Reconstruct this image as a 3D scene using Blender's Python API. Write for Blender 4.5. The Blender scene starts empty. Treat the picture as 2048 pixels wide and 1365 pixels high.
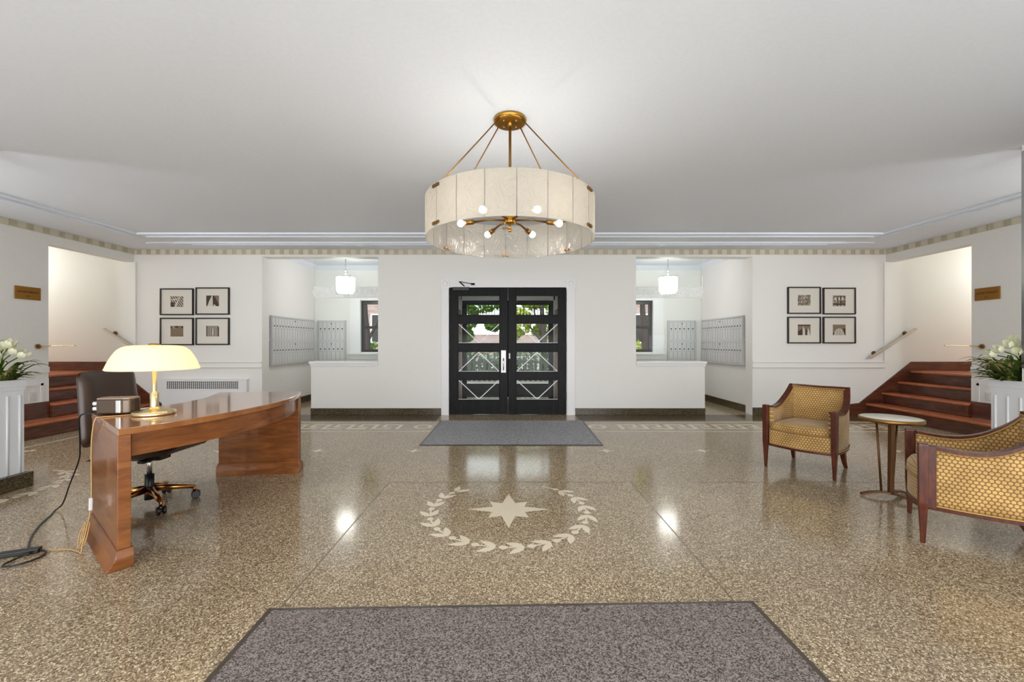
import bpy, bmesh, math, random
from math import sin, cos, pi, radians, sqrt, atan2
from mathutils import Vector, Matrix

sc = bpy.context.scene
C = sc.collection
random.seed(7)

# ------------------------------------------------------------------ camera
F = 830.0            # focal length in pixels of the 2048x1365 frame
PX, PY = 1020.0, 686.0   # principal point / horizon
EYE = 1.2
cam_d = bpy.data.cameras.new('camera')
cam_d.sensor_fit = 'HORIZONTAL'
cam_d.sensor_width = 36.0
cam_d.lens = F / 2048.0 * 36.0
cam_d.shift_x = (1024.0 - PX) / 2048.0
cam_d.shift_y = (PY - 682.5) / 2048.0
cam_d.clip_start = 0.05
cam_d.clip_end = 300
cam = bpy.data.objects.new('camera', cam_d)
cam.location = (0, 0, EYE)
cam.rotation_euler = (pi / 2, 0, 0)
C.objects.link(cam)
sc.camera = cam

# ------------------------------------------------------------------ view, world, lights
sc.view_settings.view_transform = 'Standard'
sc.view_settings.look = 'None'
sc.view_settings.gamma = 1.0
sc.view_settings.use_curve_mapping = False
sc.view_settings.exposure = 0.0
sc.cycles.max_bounces = 10
sc.cycles.diffuse_bounces = 6
sc.cycles.glossy_bounces = 4
sc.cycles.transmission_bounces = 6
sc.cycles.transparent_max_bounces = 12
sc.cycles.sample_clamp_indirect = 6.0
sc.cycles.caustics_reflective = False
sc.cycles.caustics_refractive = False

world = bpy.data.worlds.new('sky')
sc.world = world
world.use_nodes = True
bg = world.node_tree.nodes['Background']
bg.inputs['Color'].default_value = (0.90, 0.94, 1.0, 1)
bg.inputs['Strength'].default_value = 2.7


def light(name, kind, loc, energy, color=(1, 1, 1), rot=(0, 0, 0), size=None, size_y=None, radius=None):
    d = bpy.data.lights.new(name, kind)
    d.energy = energy
    d.color = color
    if kind == 'AREA':
        d.shape = 'RECTANGLE'
        d.size = size
        d.size_y = size_y or size
    if kind == 'POINT':
        d.shadow_soft_size = radius or 0.1
    if kind == 'SUN':
        d.angle = radians(1.0)
    o = bpy.data.objects.new(name, d)
    o.location = loc
    o.rotation_euler = rot
    C.objects.link(o)
    return o


light('sun', 'SUN', (0, 0, 20), 3.4, (1.0, 0.95, 0.85), (radians(32), radians(-22), 0))
# added fill lights, unseen behind the camera: one straight in, one tilted up
light('rear_fill', 'AREA', (0, -3.1, 1.35), 160, (0.93, 0.965, 1.0), (pi / 2, 0, 0), 12.0, 2.5)
light('rear_upward_fill', 'AREA', (0, -2.6, 0.8), 330, (0.93, 0.965, 1.0), (radians(112), 0, 0), 12.0, 1.5)
for s in (-1, 1):
    # assumed, unseen point lights without fixtures: side aisles behind the piers, stair landings
    light('assumed_aisle_light', 'POINT', (s * 5.65, 2.7, 2.0), 48, (0.98, 0.98, 1.0), radius=0.15)
    light('assumed_landing_light', 'POINT', (s * 8.6, 6.25, 2.5), 40, (1.0, 0.98, 0.97), radius=0.15)

# ------------------------------------------------------------------ materials
MATS = {}


def new_mat(name):
    m = bpy.data.materials.new(name)
    m.use_nodes = True
    nt = m.node_tree
    p = nt.nodes['Principled BSDF']
    return m, nt, p


def srgb(r, g, b):
    def f(c):
        c /= 255.0
        return c / 12.92 if c <= 0.04045 else ((c + 0.055) / 1.055) ** 2.4
    return (f(r), f(g), f(b), 1)


def plain(name, col, rough=0.5, metal=0.0, spec=0.5, coat=0.0, coat_rough=0.05, bump=0, bump_scale=100):
    m, nt, p = new_mat(name)
    p.inputs['Base Color'].default_value = col
    p.inputs['Roughness'].default_value = rough
    p.inputs['Metallic'].default_value = metal
    p.inputs['Specular IOR Level'].default_value = spec
    p.inputs['Coat Weight'].default_value = coat
    p.inputs['Coat Roughness'].default_value = coat_rough
    n = nt.nodes.new('ShaderNodeTexNoise')
    tc = nt.nodes.new('ShaderNodeTexCoord')
    nt.links.new(tc.outputs['Object'], n.inputs['Vector'])
    n.inputs['Scale'].default_value = bump_scale
    # slight procedural tone variation
    mix = nt.nodes.new('ShaderNodeMix')
    mix.data_type = 'RGBA'
    mix.inputs[6].default_value = col
    mix.inputs[7].default_value = (col[0] * 0.93, col[1] * 0.93, col[2] * 0.93, 1)
    nt.links.new(n.outputs['Fac'], mix.inputs[0])
    nt.links.new(mix.outputs[2], p.inputs['Base Color'])
    if bump:
        b = nt.nodes.new('ShaderNodeBump')
        b.inputs['Strength'].default_value = bump
        b.inputs['Distance'].default_value = 0.01
        nt.links.new(n.outputs['Fac'], b.inputs['Height'])
        nt.links.new(b.outputs['Normal'], p.inputs['Normal'])
    MATS[name] = m
    return m


def ramp(nt, stops, interp='LINEAR'):
    r = nt.nodes.new('ShaderNodeValToRGB')
    r.color_ramp.interpolation = interp
    e = r.color_ramp.elements
    while len(e) < len(stops):
        e.new(0.5)
    for i, (pos, col) in enumerate(stops):
        e[i].position = pos
        e[i].color = col
    return r


def wood(name, c1, c2, c3, scale=(1, 1, 1), rough=0.3, coat=0.5, freq=6.0, spec=0.4):
    m, nt, p = new_mat(name)
    tc = nt.nodes.new('ShaderNodeTexCoord')
    mp = nt.nodes.new('ShaderNodeMapping')
    mp.inputs['Scale'].default_value = scale
    n1 = nt.nodes.new('ShaderNodeTexNoise')
    n1.inputs['Scale'].default_value = freq
    n1.inputs['Detail'].default_value = 8
    n1.inputs['Roughness'].default_value = 0.65
    n1.inputs['Distortion'].default_value = 0.6
    nt.links.new(tc.outputs['Object'], mp.inputs['Vector'])
    nt.links.new(mp.outputs['Vector'], n1.inputs['Vector'])
    r = ramp(nt, [(0.3, c1), (0.5, c2), (0.7, c3)])
    nt.links.new(n1.outputs['Fac'], r.inputs['Fac'])
    nt.links.new(r.outputs['Color'], p.inputs['Base Color'])
    p.inputs['Roughness'].default_value = rough
    p.inputs['Coat Weight'].default_value = coat
    p.inputs['Coat Roughness'].default_value = 0.08
    p.inputs['Specular IOR Level'].default_value = spec
    MATS[name] = m
    return m


def terrazzo(name, stops, chip=95.0, rough=0.16, coat=0.0):
    m, nt, p = new_mat(name)
    tc = nt.nodes.new('ShaderNodeTexCoord')
    v = nt.nodes.new('ShaderNodeTexVoronoi')
    v.inputs['Scale'].default_value = chip
    v.inputs['Randomness'].default_value = 1.0
    nz = nt.nodes.new('ShaderNodeTexNoise')
    nz.inputs['Scale'].default_value = 90
    nz.inputs['Detail'].default_value = 2
    add = nt.nodes.new('ShaderNodeVectorMath')
    add.operation = 'MULTIPLY_ADD'
    add.inputs[1].default_value = (0.009, 0.009, 0.0)
    nt.links.new(tc.outputs['Object'], nz.inputs['Vector'])
    nt.links.new(nz.outputs['Color'], add.inputs[0])
    nt.links.new(tc.outputs['Object'], add.inputs[2])
    nt.links.new(add.outputs['Vector'], v.inputs['Vector'])
    sep = nt.nodes.new('ShaderNodeSeparateColor')
    nt.links.new(v.outputs['Color'], sep.inputs['Color'])
    r = ramp(nt, stops, 'CONSTANT')
    nt.links.new(sep.outputs['Red'], r.inputs['Fac'])
    # dark matrix between the chips
    ve = nt.nodes.new('ShaderNodeTexVoronoi')
    ve.feature = 'DISTANCE_TO_EDGE'
    ve.inputs['Scale'].default_value = chip
    nt.links.new(add.outputs['Vector'], ve.inputs['Vector'])
    er = ramp(nt, [(0.03, (0, 0, 0, 1)), (0.10, (1, 1, 1, 1))])
    nt.links.new(ve.outputs['Distance'], er.inputs['Fac'])
    mix = nt.nodes.new('ShaderNodeMix')
    mix.data_type = 'RGBA'
    mix.inputs[6].default_value = stops[0][1]
    nt.links.new(er.outputs['Color'], mix.inputs[0])
    nt.links.new(r.outputs['Color'], mix.inputs[7])
    # large soft tone clouds of the old poured floor
    nl = nt.nodes.new('ShaderNodeTexNoise')
    nl.inputs['Scale'].default_value = 0.7
    nt.links.new(tc.outputs['Object'], nl.inputs['Vector'])
    lr = ramp(nt, [(0.3, (0.88, 0.86, 0.84, 1)), (0.7, (1.05, 1.04, 1.0, 1))])
    nt.links.new(nl.outputs['Fac'], lr.inputs['Fac'])
    mul = nt.nodes.new('ShaderNodeMix')
    mul.data_type = 'RGBA'
    mul.blend_type = 'MULTIPLY'
    mul.inputs[0].default_value = 1.0
    nt.links.new(mix.outputs[2], mul.inputs[6])
    nt.links.new(lr.outputs['Color'], mul.inputs[7])
    nt.links.new(mul.outputs[2], p.inputs['Base Color'])
    p.inputs['Roughness'].default_value = rough
    p.inputs['Specular IOR Level'].default_value = 0.5
    MATS[name] = m
    return m


def carpet(name, c1, c2, scale=260):
    m, nt, p = new_mat(name)
    tc = nt.nodes.new('ShaderNodeTexCoord')
    v = nt.nodes.new('ShaderNodeTexVoronoi')
    v.inputs['Scale'].default_value = scale
    nt.links.new(tc.outputs['Object'], v.inputs['Vector'])
    sep = nt.nodes.new('ShaderNodeSeparateColor')
    nt.links.new(v.outputs['Color'], sep.inputs['Color'])
    r = ramp(nt, [(0.1, c1), (0.9, c2)])
    nt.links.new(sep.outputs['Red'], r.inputs['Fac'])
    nt.links.new(r.outputs['Color'], p.inputs['Base Color'])
    p.inputs['Roughness'].default_value = 0.75
    p.inputs['Specular IOR Level'].default_value = 0.35
    b = nt.nodes.new('ShaderNodeBump')
    b.inputs['Strength'].default_value = 0.5
    b.inputs['Distance'].default_value = 0.004
    nt.links.new(v.outputs['Distance'], b.inputs['Height'])
    nt.links.new(b.outputs['Normal'], p.inputs['Normal'])
    MATS[name] = m
    return m


def honeycomb(name, cell, line, inner, cell2):
    """regular honeycomb weave on UVs measured in metres"""
    m, nt, p = new_mat(name)
    uv = nt.nodes.new('ShaderNodeUVMap')
    sc_ = nt.nodes.new('ShaderNodeVectorMath')
    sc_.operation = 'SCALE'
    sc_.inputs['Scale'].default_value = 1.0 / cell
    nt.links.new(uv.outputs['UV'], sc_.inputs[0])
    lens = []
    for off in ((0, 0, 0), (0.5, 0.866, 0)):
        a = nt.nodes.new('ShaderNodeVectorMath'); a.operation = 'ADD'
        a.inputs[1].default_value = (off[0] + 200, off[1] + 346.4, 0)
        nt.links.new(sc_.outputs[0], a.inputs[0])
        md = nt.nodes.new('ShaderNodeVectorMath'); md.operation = 'MODULO'
        md.inputs[1].default_value = (1.0, 1.732, 1.0)
        nt.links.new(a.outputs[0], md.inputs[0])
        sb = nt.nodes.new('ShaderNodeVectorMath'); sb.operation = 'SUBTRACT'
        sb.inputs[1].default_value = (0.5, 0.866, 0)
        nt.links.new(md.outputs[0], sb.inputs[0])
        ml = nt.nodes.new('ShaderNodeVectorMath'); ml.operation = 'MULTIPLY'
        ml.inputs[1].default_value = (1, 1, 0)
        nt.links.new(sb.outputs[0], ml.inputs[0])
        ln = nt.nodes.new('ShaderNodeVectorMath'); ln.operation = 'LENGTH'
        nt.links.new(ml.outputs[0], ln.inputs[0])
        lens.append(ln)
    mn = nt.nodes.new('ShaderNodeMath'); mn.operation = 'MINIMUM'
    nt.links.new(lens[0].outputs['Value'], mn.inputs[0])
    nt.links.new(lens[1].outputs['Value'], mn.inputs[1])
    r = ramp(nt, [(0.0, inner), (0.08, cell2), (0.16, inner), (0.40, cell2), (0.455, line), (0.56, line)])
    nt.links.new(mn.outputs[0], r.inputs['Fac'])
    # velvet-like tonal patches
    tc = nt.nodes.new('ShaderNodeTexCoord')
    nz = nt.nodes.new('ShaderNodeTexNoise'); nz.inputs['Scale'].default_value = 7
    nt.links.new(tc.outputs['Object'], nz.inputs['Vector'])
    nr = ramp(nt, [(0.35, (0.82, 0.78, 0.72, 1)), (0.65, (1.1, 1.1, 1.1, 1))])
    nt.links.new(nz.outputs['Fac'], nr.inputs['Fac'])
    mu = nt.nodes.new('ShaderNodeMix'); mu.data_type = 'RGBA'; mu.blend_type = 'MULTIPLY'
    mu.inputs[0].default_value = 1
    nt.links.new(r.outputs['Color'], mu.inputs[6]); nt.links.new(nr.outputs['Color'], mu.inputs[7])
    nt.links.new(mu.outputs[2], p.inputs['Base Color'])
    p.inputs['Roughness'].default_value = 0.7
    p.inputs['Sheen Weight'].default_value = 0.25
    b = nt.nodes.new('ShaderNodeBump'); b.inputs['Strength'].default_value = 0.4; b.inputs['Distance'].default_value = 0.003
    b.invert = True
    nt.links.new(mn.outputs[0], b.inputs['Height'])
    nt.links.new(b.outputs['Normal'], p.inputs['Normal'])
    MATS[name] = m
    return m


def clear_glass(name, refl=0.10, tint=(0.97, 0.99, 0.98, 1)):
    m = bpy.data.materials.new(name); m.use_nodes = True
    nt = m.node_tree; nt.nodes.clear()
    out = nt.nodes.new('ShaderNodeOutputMaterial')
    tr = nt.nodes.new('ShaderNodeBsdfTransparent'); tr.inputs['Color'].default_value = tint
    gl = nt.nodes.new('ShaderNodeBsdfGlossy'); gl.inputs['Roughness'].default_value = 0.02
    fr = nt.nodes.new('ShaderNodeLayerWeight'); fr.inputs['Blend'].default_value = 0.25
    mu = nt.nodes.new('ShaderNodeMath'); mu.operation = 'MULTIPLY_ADD'
    mu.inputs[1].default_value = refl * 4.0; mu.inputs[2].default_value = refl * 0.3
    nt.links.new(fr.outputs['Fresnel'], mu.inputs[0])
    mx = nt.nodes.new('ShaderNodeMixShader')
    nt.links.new(mu.outputs[0], mx.inputs[0]); nt.links.new(tr.outputs[0], mx.inputs[1]); nt.links.new(gl.outputs[0], mx.inputs[2])
    nt.links.new(mx.outputs[0], out.inputs['Surface'])
    MATS[name] = m
    return m


def frosted(name, col, transp, gloss=0.06, bump=0.3, scale=14, emit=None, tl_share=0.5):
    m = bpy.data.materials.new(name); m.use_nodes = True
    nt = m.node_tree; nt.nodes.clear()
    out = nt.nodes.new('ShaderNodeOutputMaterial')
    tl = nt.nodes.new('ShaderNodeBsdfTranslucent'); tl.inputs['Color'].default_value = col
    df = nt.nodes.new('ShaderNodeBsdfDiffuse'); df.inputs['Color'].default_value = col
    tp = nt.nodes.new('ShaderNodeBsdfTransparent')
    gl = nt.nodes.new('ShaderNodeBsdfGlossy'); gl.inputs['Roughness'].default_value = 0.12
    m1 = nt.nodes.new('ShaderNodeMixShader'); m1.inputs[0].default_value = 1.0 - tl_share
    m2 = nt.nodes.new('ShaderNodeMixShader'); m2.inputs[0].default_value = transp
    m3 = nt.nodes.new('ShaderNodeMixShader'); m3.inputs[0].default_value = gloss
    nt.links.new(tl.outputs[0], m1.inputs[1]); nt.links.new(df.outputs[0], m1.inputs[2])
    nt.links.new(m1.outputs[0], m2.inputs[1]); nt.links.new(tp.outputs[0], m2.inputs[2])
    nt.links.new(m2.outputs[0], m3.inputs[1]); nt.links.new(gl.outputs[0], m3.inputs[2])
    if bump:
        tc = nt.nodes.new('ShaderNodeTexCoord')
        nz = nt.nodes.new('ShaderNodeTexNoise'); nz.inputs['Scale'].default_value = scale
        nz.inputs['Detail'].default_value = 4; nz.inputs['Distortion'].default_value = 1.5
        nt.links.new(tc.outputs['Object'], nz.inputs['Vector'])
        b = nt.nodes.new('ShaderNodeBump'); b.inputs['Strength'].default_value = bump; b.inputs['Distance'].default_value = 0.03
        nt.links.new(nz.outputs['Fac'], b.inputs['Height'])
        for s_ in (tl, df, gl):
            nt.links.new(b.outputs['Normal'], s_.inputs['Normal'])
    last = m3
    if emit:
        em = nt.nodes.new('ShaderNodeEmission'); em.inputs['Color'].default_value = emit[0]; em.inputs['Strength'].default_value = emit[1]
        ad = nt.nodes.new('ShaderNodeAddShader')
        nt.links.new(m3.outputs[0], ad.inputs[0]); nt.links.new(em.outputs[0], ad.inputs[1]); last = ad
    nt.links.new(last.outputs[0], out.inputs['Surface'])
    MATS[name] = m
    return m


def emissive(name, col, strength):
    m, nt, p = new_mat(name)
    p.inputs['Base Color'].default_value = (0.8, 0.8, 0.8, 1)
    p.inputs['Emission Color'].default_value = col
    p.inputs['Emission Strength'].default_value = strength
    MATS[name] = m
    return m


def leafy(name, c1, c2, transl=0.5):
    m = bpy.data.materials.new(name); m.use_nodes = True
    nt = m.node_tree; nt.nodes.clear()
    out = nt.nodes.new('ShaderNodeOutputMaterial')
    tc = nt.nodes.new('ShaderNodeTexCoord')
    nz = nt.nodes.new('ShaderNodeTexNoise'); nz.inputs['Scale'].default_value = 9
    nt.links.new(tc.outputs['Object'], nz.inputs['Vector'])
    r = ramp(nt, [(0.35, c1), (0.65, c2)])
    nt.links.new(nz.outputs['Fac'], r.inputs['Fac'])
    df = nt.nodes.new('ShaderNodeBsdfDiffuse'); tl = nt.nodes.new('ShaderNodeBsdfTranslucent')
    nt.links.new(r.outputs['Color'], df.inputs['Color']); nt.links.new(r.outputs['Color'], tl.inputs['Color'])
    mx = nt.nodes.new('ShaderNodeMixShader'); mx.inputs[0].default_value = transl
    nt.links.new(df.outputs[0], mx.inputs[1]); nt.links.new(tl.outputs[0], mx.inputs[2])
    nt.links.new(mx.outputs[0], out.inputs['Surface'])
    MATS[name] = m
    return m


def brickwork(name, c1, c2, mortar, scale=4.0):
    m, nt, p = new_mat(name)
    tc = nt.nodes.new('ShaderNodeTexCoord')
    mp = nt.nodes.new('ShaderNodeMapping'); mp.inputs['Rotation'].default_value = (pi / 2, 0, pi / 2)
    b = nt.nodes.new('ShaderNodeTexBrick')
    b.inputs['Color1'].default_value = c1; b.inputs['Color2'].default_value = c2; b.inputs['Mortar'].default_value = mortar
    b.inputs['Scale'].default_value = scale; b.inputs['Mortar Size'].default_value = 0.012
    sep = nt.nodes.new('ShaderNodeSeparateXYZ'); comb = nt.nodes.new('ShaderNodeCombineXYZ')
    ad = nt.nodes.new('ShaderNodeMath'); ad.operation = 'ADD'
    nt.links.new(tc.outputs['Object'], sep.inputs[0])
    nt.links.new(sep.outputs['X'], ad.inputs[0]); nt.links.new(sep.outputs['Y'], ad.inputs[1])
    nt.links.new(ad.outputs[0], comb.inputs['X']); nt.links.new(sep.outputs['Z'], comb.inputs['Y'])
    nt.links.new(comb.outputs[0], b.inputs['Vector'])
    nt.links.new(b.outputs['Color'], p.inputs['Base Color'])
    p.inputs['Roughness'].default_value = 0.8
    MATS[name] = m
    return m


plain('wall_paint', srgb(238, 237, 233), 0.55, bump=0.05, bump_scale=60)
plain('stair_paint', srgb(236, 237, 231), 0.55, bump=0.05, bump_scale=60)
plain('ceiling_paint', srgb(235, 241, 250), 0.7, bump=0.04, bump_scale=40)
plain('white_trim', srgb(240, 240, 241), 0.35)
plain('planter_white', srgb(228, 230, 233), 0.35)
plain('frieze_beige', srgb(212, 205, 186), 0.6)
plain('frieze_line', srgb(184, 173, 150), 0.6)
plain('shade_and_detail_grey', srgb(170, 168, 164), 0.6)
terrazzo('base_stone', [(0.0, srgb(52, 44, 30)), (0.3, srgb(84, 72, 50)), (0.75, srgb(112, 98, 70))], 120, 0.25)
terrazzo('floor_terrazzo', [(0.0, srgb(116, 98, 78)), (0.14, srgb(146, 126, 100)), (0.3, srgb(172, 152, 124)), (0.48, srgb(192, 172, 142)), (0.66, srgb(212, 194, 164)), (0.83, srgb(246, 230, 198))], 165, 0.13)
terrazzo('floor_border', [(0.0, srgb(66, 52, 32)), (0.3, srgb(92, 74, 48)), (0.7, srgb(116, 96, 64))], 90, 0.15)
plain('floor_inlay', srgb(236, 222, 198), 0.2, bump_scale=30)
plain('floor_joint', srgb(126, 112, 92), 0.3)
carpet('mat_charcoal', srgb(66, 58, 54), srgb(160, 148, 142), 210)
carpet('mat_grey', srgb(112, 112, 113), srgb(184, 184, 187), 150)
plain('rubber', srgb(76, 68, 60), 0.35)
wood('desk_wood', srgb(104, 58, 26), srgb(132, 78, 38), srgb(156, 98, 52), (1.2, 1.2, 7), 0.3, 0.4, 3.0)
wood('desk_top_wood', srgb(136, 82, 42), srgb(156, 100, 56), srgb(172, 116, 68), (6, 1.2, 1), 0.18, 0.8, 2.5)
wood('stair_tread', srgb(150, 78, 44), srgb(178, 98, 58), srgb(200, 122, 78), (8, 1, 1), 0.35, 0.25, 3.0)
wood('stair_riser', srgb(58, 28, 16), srgb(90, 47, 28), srgb(122, 70, 44), (1, 1, 5), 0.3, 0.4, 4.0)
wood('mahogany', srgb(58, 22, 12), srgb(80, 34, 19), srgb(104, 52, 28), (6, 6, 1), 0.32, 0.12, 8.0, 0.3)
wood('black_wood', srgb(14, 14, 15), srgb(22, 22, 23), srgb(32, 32, 33), (8, 8, 1), 0.4, 0.0, 4.0, 0.12)
honeycomb('gold_fabric', 0.0235, srgb(122, 88, 42), srgb(214, 180, 116), srgb(184, 143, 78))
plain('gold_piping', srgb(190, 146, 74), 0.7, bump=0.3, bump_scale=300)
plain('brass', srgb(188, 140, 62), 0.28, 1.0)
plain('antique_brass', srgb(150, 112, 64), 0.38, 1.0)
plain('bronze', srgb(120, 84, 54), 0.4, 0.75)
plain('pale_brass', srgb(226, 208, 166), 0.25, 1.0)
plain('rose_brass', srgb(200, 142, 82), 0.22, 1.0)
plain('chrome', srgb(205, 205, 205), 0.18, 1.0)
plain('rail_steel', srgb(214, 208, 196), 0.3, 0.8)
plain('aluminium', srgb(206, 206, 206), 0.35, 0.35)
plain('mail_door', srgb(214, 214, 213), 0.4, 0.15)
plain('black_plastic', srgb(22, 20, 20), 0.35)
plain('dark_slot', srgb(30, 28, 26), 0.8)
plain('leather', srgb(62, 44, 34), 0.38, spec=0.6, bump=0.05, bump_scale=200)
plain('radio_metal', srgb(92, 78, 68), 0.22, 0.7)
plain('radio_top', srgb(150, 132, 116), 0.35, 0.3)
plain('picture_frame', srgb(38, 26, 14), 0.3)
plain('mat_board', srgb(224, 220, 210), 0.6, coat=1.0, coat_rough=0.02)
plain('marble', srgb(240, 234, 222), 0.3, coat=0.1)
plain('plaque', srgb(146, 100, 34), 0.35, 0.7)
plain('plaque_text', srgb(70, 44, 14), 0.5)
plain('cord_tan', srgb(196, 160, 104), 0.5)
plain('outlet_white', srgb(225, 225, 225), 0.4)
plain('soil', srgb(52, 44, 30), 0.9)
plain('petal', srgb(236, 236, 206), 0.6)
plain('window_black', srgb(38, 32, 32), 0.35)
plain('pavement', srgb(116, 112, 108), 0.8)
plain('bark', srgb(62, 52, 48), 0.9, bump=0.6, bump_scale=30)
plain('iron', srgb(24, 24, 24), 0.5)
plain('fence_paint', srgb(56, 60, 50), 0.6)
plain('lead_came', srgb(232, 232, 236), 0.25)
brickwork('vestibule_stone', srgb(158, 128, 110), srgb(140, 108, 92), srgb(112, 92, 80), 1.6)
brickwork('house_brick', srgb(142, 112, 108), srgb(168, 146, 142), srgb(176, 168, 166), 2.0)
clear_glass('clear_glass', 0.02)
clear_glass('door_glass', 0.012)
frosted('ripple_glass', (0.46, 0.432, 0.38, 1), 0.05, 0.04, 0.4, 12, tl_share=0.72)
frosted('ripple_glass_inner', (0.9, 0.9, 0.88, 1), 0.94, 0.02, 0.3, 12)
frosted('etched_glass', (0.9, 0.91, 0.9, 1), 0.55, 0.05, 0)
frosted('etched_line', (0.97, 0.97, 0.97, 1), 0.12, 0.05, 0)
frosted('lamp_shade_glass', (0.95, 0.86, 0.62, 1), 0.0, 0.06, 0, emit=((1.0, 0.88, 0.62, 1), 0.36))
emissive('bulb_glow', (1.0, 0.93, 0.82, 1), 140)
emissive('pendant_glow', (1.0, 0.97, 0.93, 1), 14)
leafy('leaf_green', srgb(64, 104, 30), srgb(120, 150, 50))
leafy('leaf_yellow', srgb(120, 160, 50), srgb(196, 196, 80))
leafy('leaf_dark', srgb(30, 66, 26), srgb(66, 104, 48))
leafy('strap_leaf', srgb(52, 74, 30), srgb(112, 122, 62), 0.25)
leafy('strap_leaf_pale', srgb(150, 142, 84), srgb(196, 186, 130), 0.3)
plain('vase_green', srgb(104, 128, 54), 0.2, spec=0.6, coat=0.8)
plain('mirror_silver', (0.9, 0.9, 0.9, 1), 0.02, 1.0)


# ------------------------------------------------------------------ mesh builder
class MB:
    def __init__(s):
        s.v = []; s.f = []; s.m = []; s.sm = []

    def add(s, verts, faces, mi=0, smooth=False):
        o = len(s.v)
        s.v += [tuple(p) for p in verts]
        for f in faces:
            s.f.append([i + o for i in f]); s.m.append(mi); s.sm.append(smooth)
        return s

    def box(s, x0, x1, y0, y1, z0, z1, mi=0):
        x0, x1 = min(x0, x1), max(x0, x1); y0, y1 = min(y0, y1), max(y0, y1); z0, z1 = min(z0, z1), max(z0, z1)
        v = [(x0, y0, z0), (x1, y0, z0), (x1, y1, z0), (x0, y1, z0), (x0, y0, z1), (x1, y0, z1), (x1, y1, z1), (x0, y1, z1)]
        f = [(3, 2, 1, 0), (4, 5, 6, 7), (0, 1, 5, 4), (1, 2, 6, 5), (2, 3, 7, 6), (3, 0, 4, 7)]
        return s.add(v, f, mi)

    def prism(s, poly, z0, z1, mi=0):
        """poly: list of (x,y) counter-clockwise"""
        a = sum(poly[i][0] * poly[(i + 1) % len(poly)][1] - poly[(i + 1) % len(poly)][0] * poly[i][1] for i in range(len(poly)))
        if a < 0:
            poly = poly[::-1]
        n = len(poly)
        v = [(x, y, z0) for x, y in poly] + [(x, y, z1) for x, y in poly]
        f = [list(range(n))[::-1], [n + i for i in range(n)]]
        f += [(i, (i + 1) % n, n + (i + 1) % n, n + i) for i in range(n)]
        return s.add(v, f, mi)

    def poly(s, pts, mi=0):
        return s.add(pts, [list(range(len(pts)))], mi)

    def slab(s, pts, off, mi=0):
        """extrude planar 3-D polygon by vector off"""
        n = len(pts)
        v = [tuple(p) for p in pts] + [(p[0] + off[0], p[1] + off[1], p[2] + off[2]) for p in pts]
        f = [list(range(n))[::-1], [n + i for i in range(n)]] + [(i, (i + 1) % n, n + (i + 1) % n, n + i) for i in range(n)]
        return s.add(v, f, mi)

    def tube(s, pts, r, n=10, mi=0, closed=False, cap=True):
        pts = [Vector(p) for p in pts]
        N = len(pts)
        rr = r if isinstance(r, (list, tuple)) else [r] * N
        ref = None
        rings = []
        for i, p in enumerate(pts):
            if closed:
                t = pts[(i + 1) % N] - pts[i - 1]
            else:
                t = pts[min(i + 1, N - 1)] - pts[max(i - 1, 0)]
            t.normalize()
            if ref is None:
                ref = Vector((0, 0, 1)) if abs(t.z) < 0.9 else Vector((1, 0, 0))
            u = (ref - t * ref.dot(t)).normalized()
            ref = u
            w = t.cross(u)
            rings.append([p + (u * cos(2 * pi * k / n) + w * sin(2 * pi * k / n)) * rr[i] for k in range(n)])
        v = [q for ring in rings for q in ring]
        f = []
        for i in range(N if closed else N - 1):
            a = i * n; b = ((i + 1) % N) * n
            for k in range(n):
                f.append((a + k, a + (k + 1) % n, b + (k + 1) % n, b + k))
        s.add(v, f, mi, True)
        if cap and not closed:
            s.add(rings[0], [list(range(n))[::-1]], mi)
            s.add(rings[-1], [list(range(n))], mi)
        return s

    def lathe(s, prof, cx=0, cy=0, cz=0, n=32, mi=0, smooth=True):
        v = []; f = []
        m = len(prof)
        for k in range(n):
            a = 2 * pi * k / n
            for r, z in prof:
                v.append((cx + r * cos(a), cy + r * sin(a), cz + z))
        for k in range(n):
            a = k * m; b = ((k + 1) % n) * m
            for i in range(m - 1):
                f.append((a + i, b + i, b + i + 1, a + i + 1))
        return s.add(v, f, mi, smooth)

    def cyl(s, p0, p1, r, n=16, mi=0):
        return s.tube([p0, p1], r, n, mi)

    def sphere(s, c, r, n=12, mi=0, sx=1, sy=1, sz=1):
        prof = [(max(1e-4, sin(pi * i / n)), -cos(pi * i / n)) for i in range(n + 1)]
        v = []; f = []
        m = n + 1; q = 2 * n
        for k in range(q):
            a = 2 * pi * k / q
            for rr, z in prof:
                v.append((c[0] + r * sx * rr * cos(a), c[1] + r * sy * rr * sin(a), c[2] + r * sz * z))
        for k in range(q):
            a = k * m; b = ((k + 1) % q) * m
            for i in range(m - 1):
                f.append((a + i, b + i, b + i + 1, a + i + 1))
        return s.add(v, f, mi, True)

    def bar(s, p0, p1, w, h, up=(0, 0, 1), mi=0, w1=None, h1=None):
        """rectangular bar from p0 to p1, optionally tapered"""
        p0 = Vector(p0); p1 = Vector(p1); t = (p1 - p0).normalized(); up = Vector(up)
        side = t.cross(up).normalized(); u = side.cross(t).normalized()
        w1 = w if w1 is None else w1; h1 = h if h1 is None else h1
        v = []
        for p, a, b in ((p0, w, h), (p1, w1, h1)):
            for sx, sz in ((-1, -1), (1, -1), (1, 1), (-1, 1)):
                v.append(p + side * (sx * a / 2) + u * (sz * b / 2))
        f = [(3, 2, 1, 0), (4, 5, 6, 7), (0, 1, 5, 4), (1, 2, 6, 5), (2, 3, 7, 6), (3, 0, 4, 7)]
        return s.add(v, f, mi)


def tag(o, label=None, cat=None, group=None, kind=None):
    if label: o['label'] = label
    if cat: o['category'] = cat
    if group: o['group'] = group
    if kind: o['kind'] = kind
    return o


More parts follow.
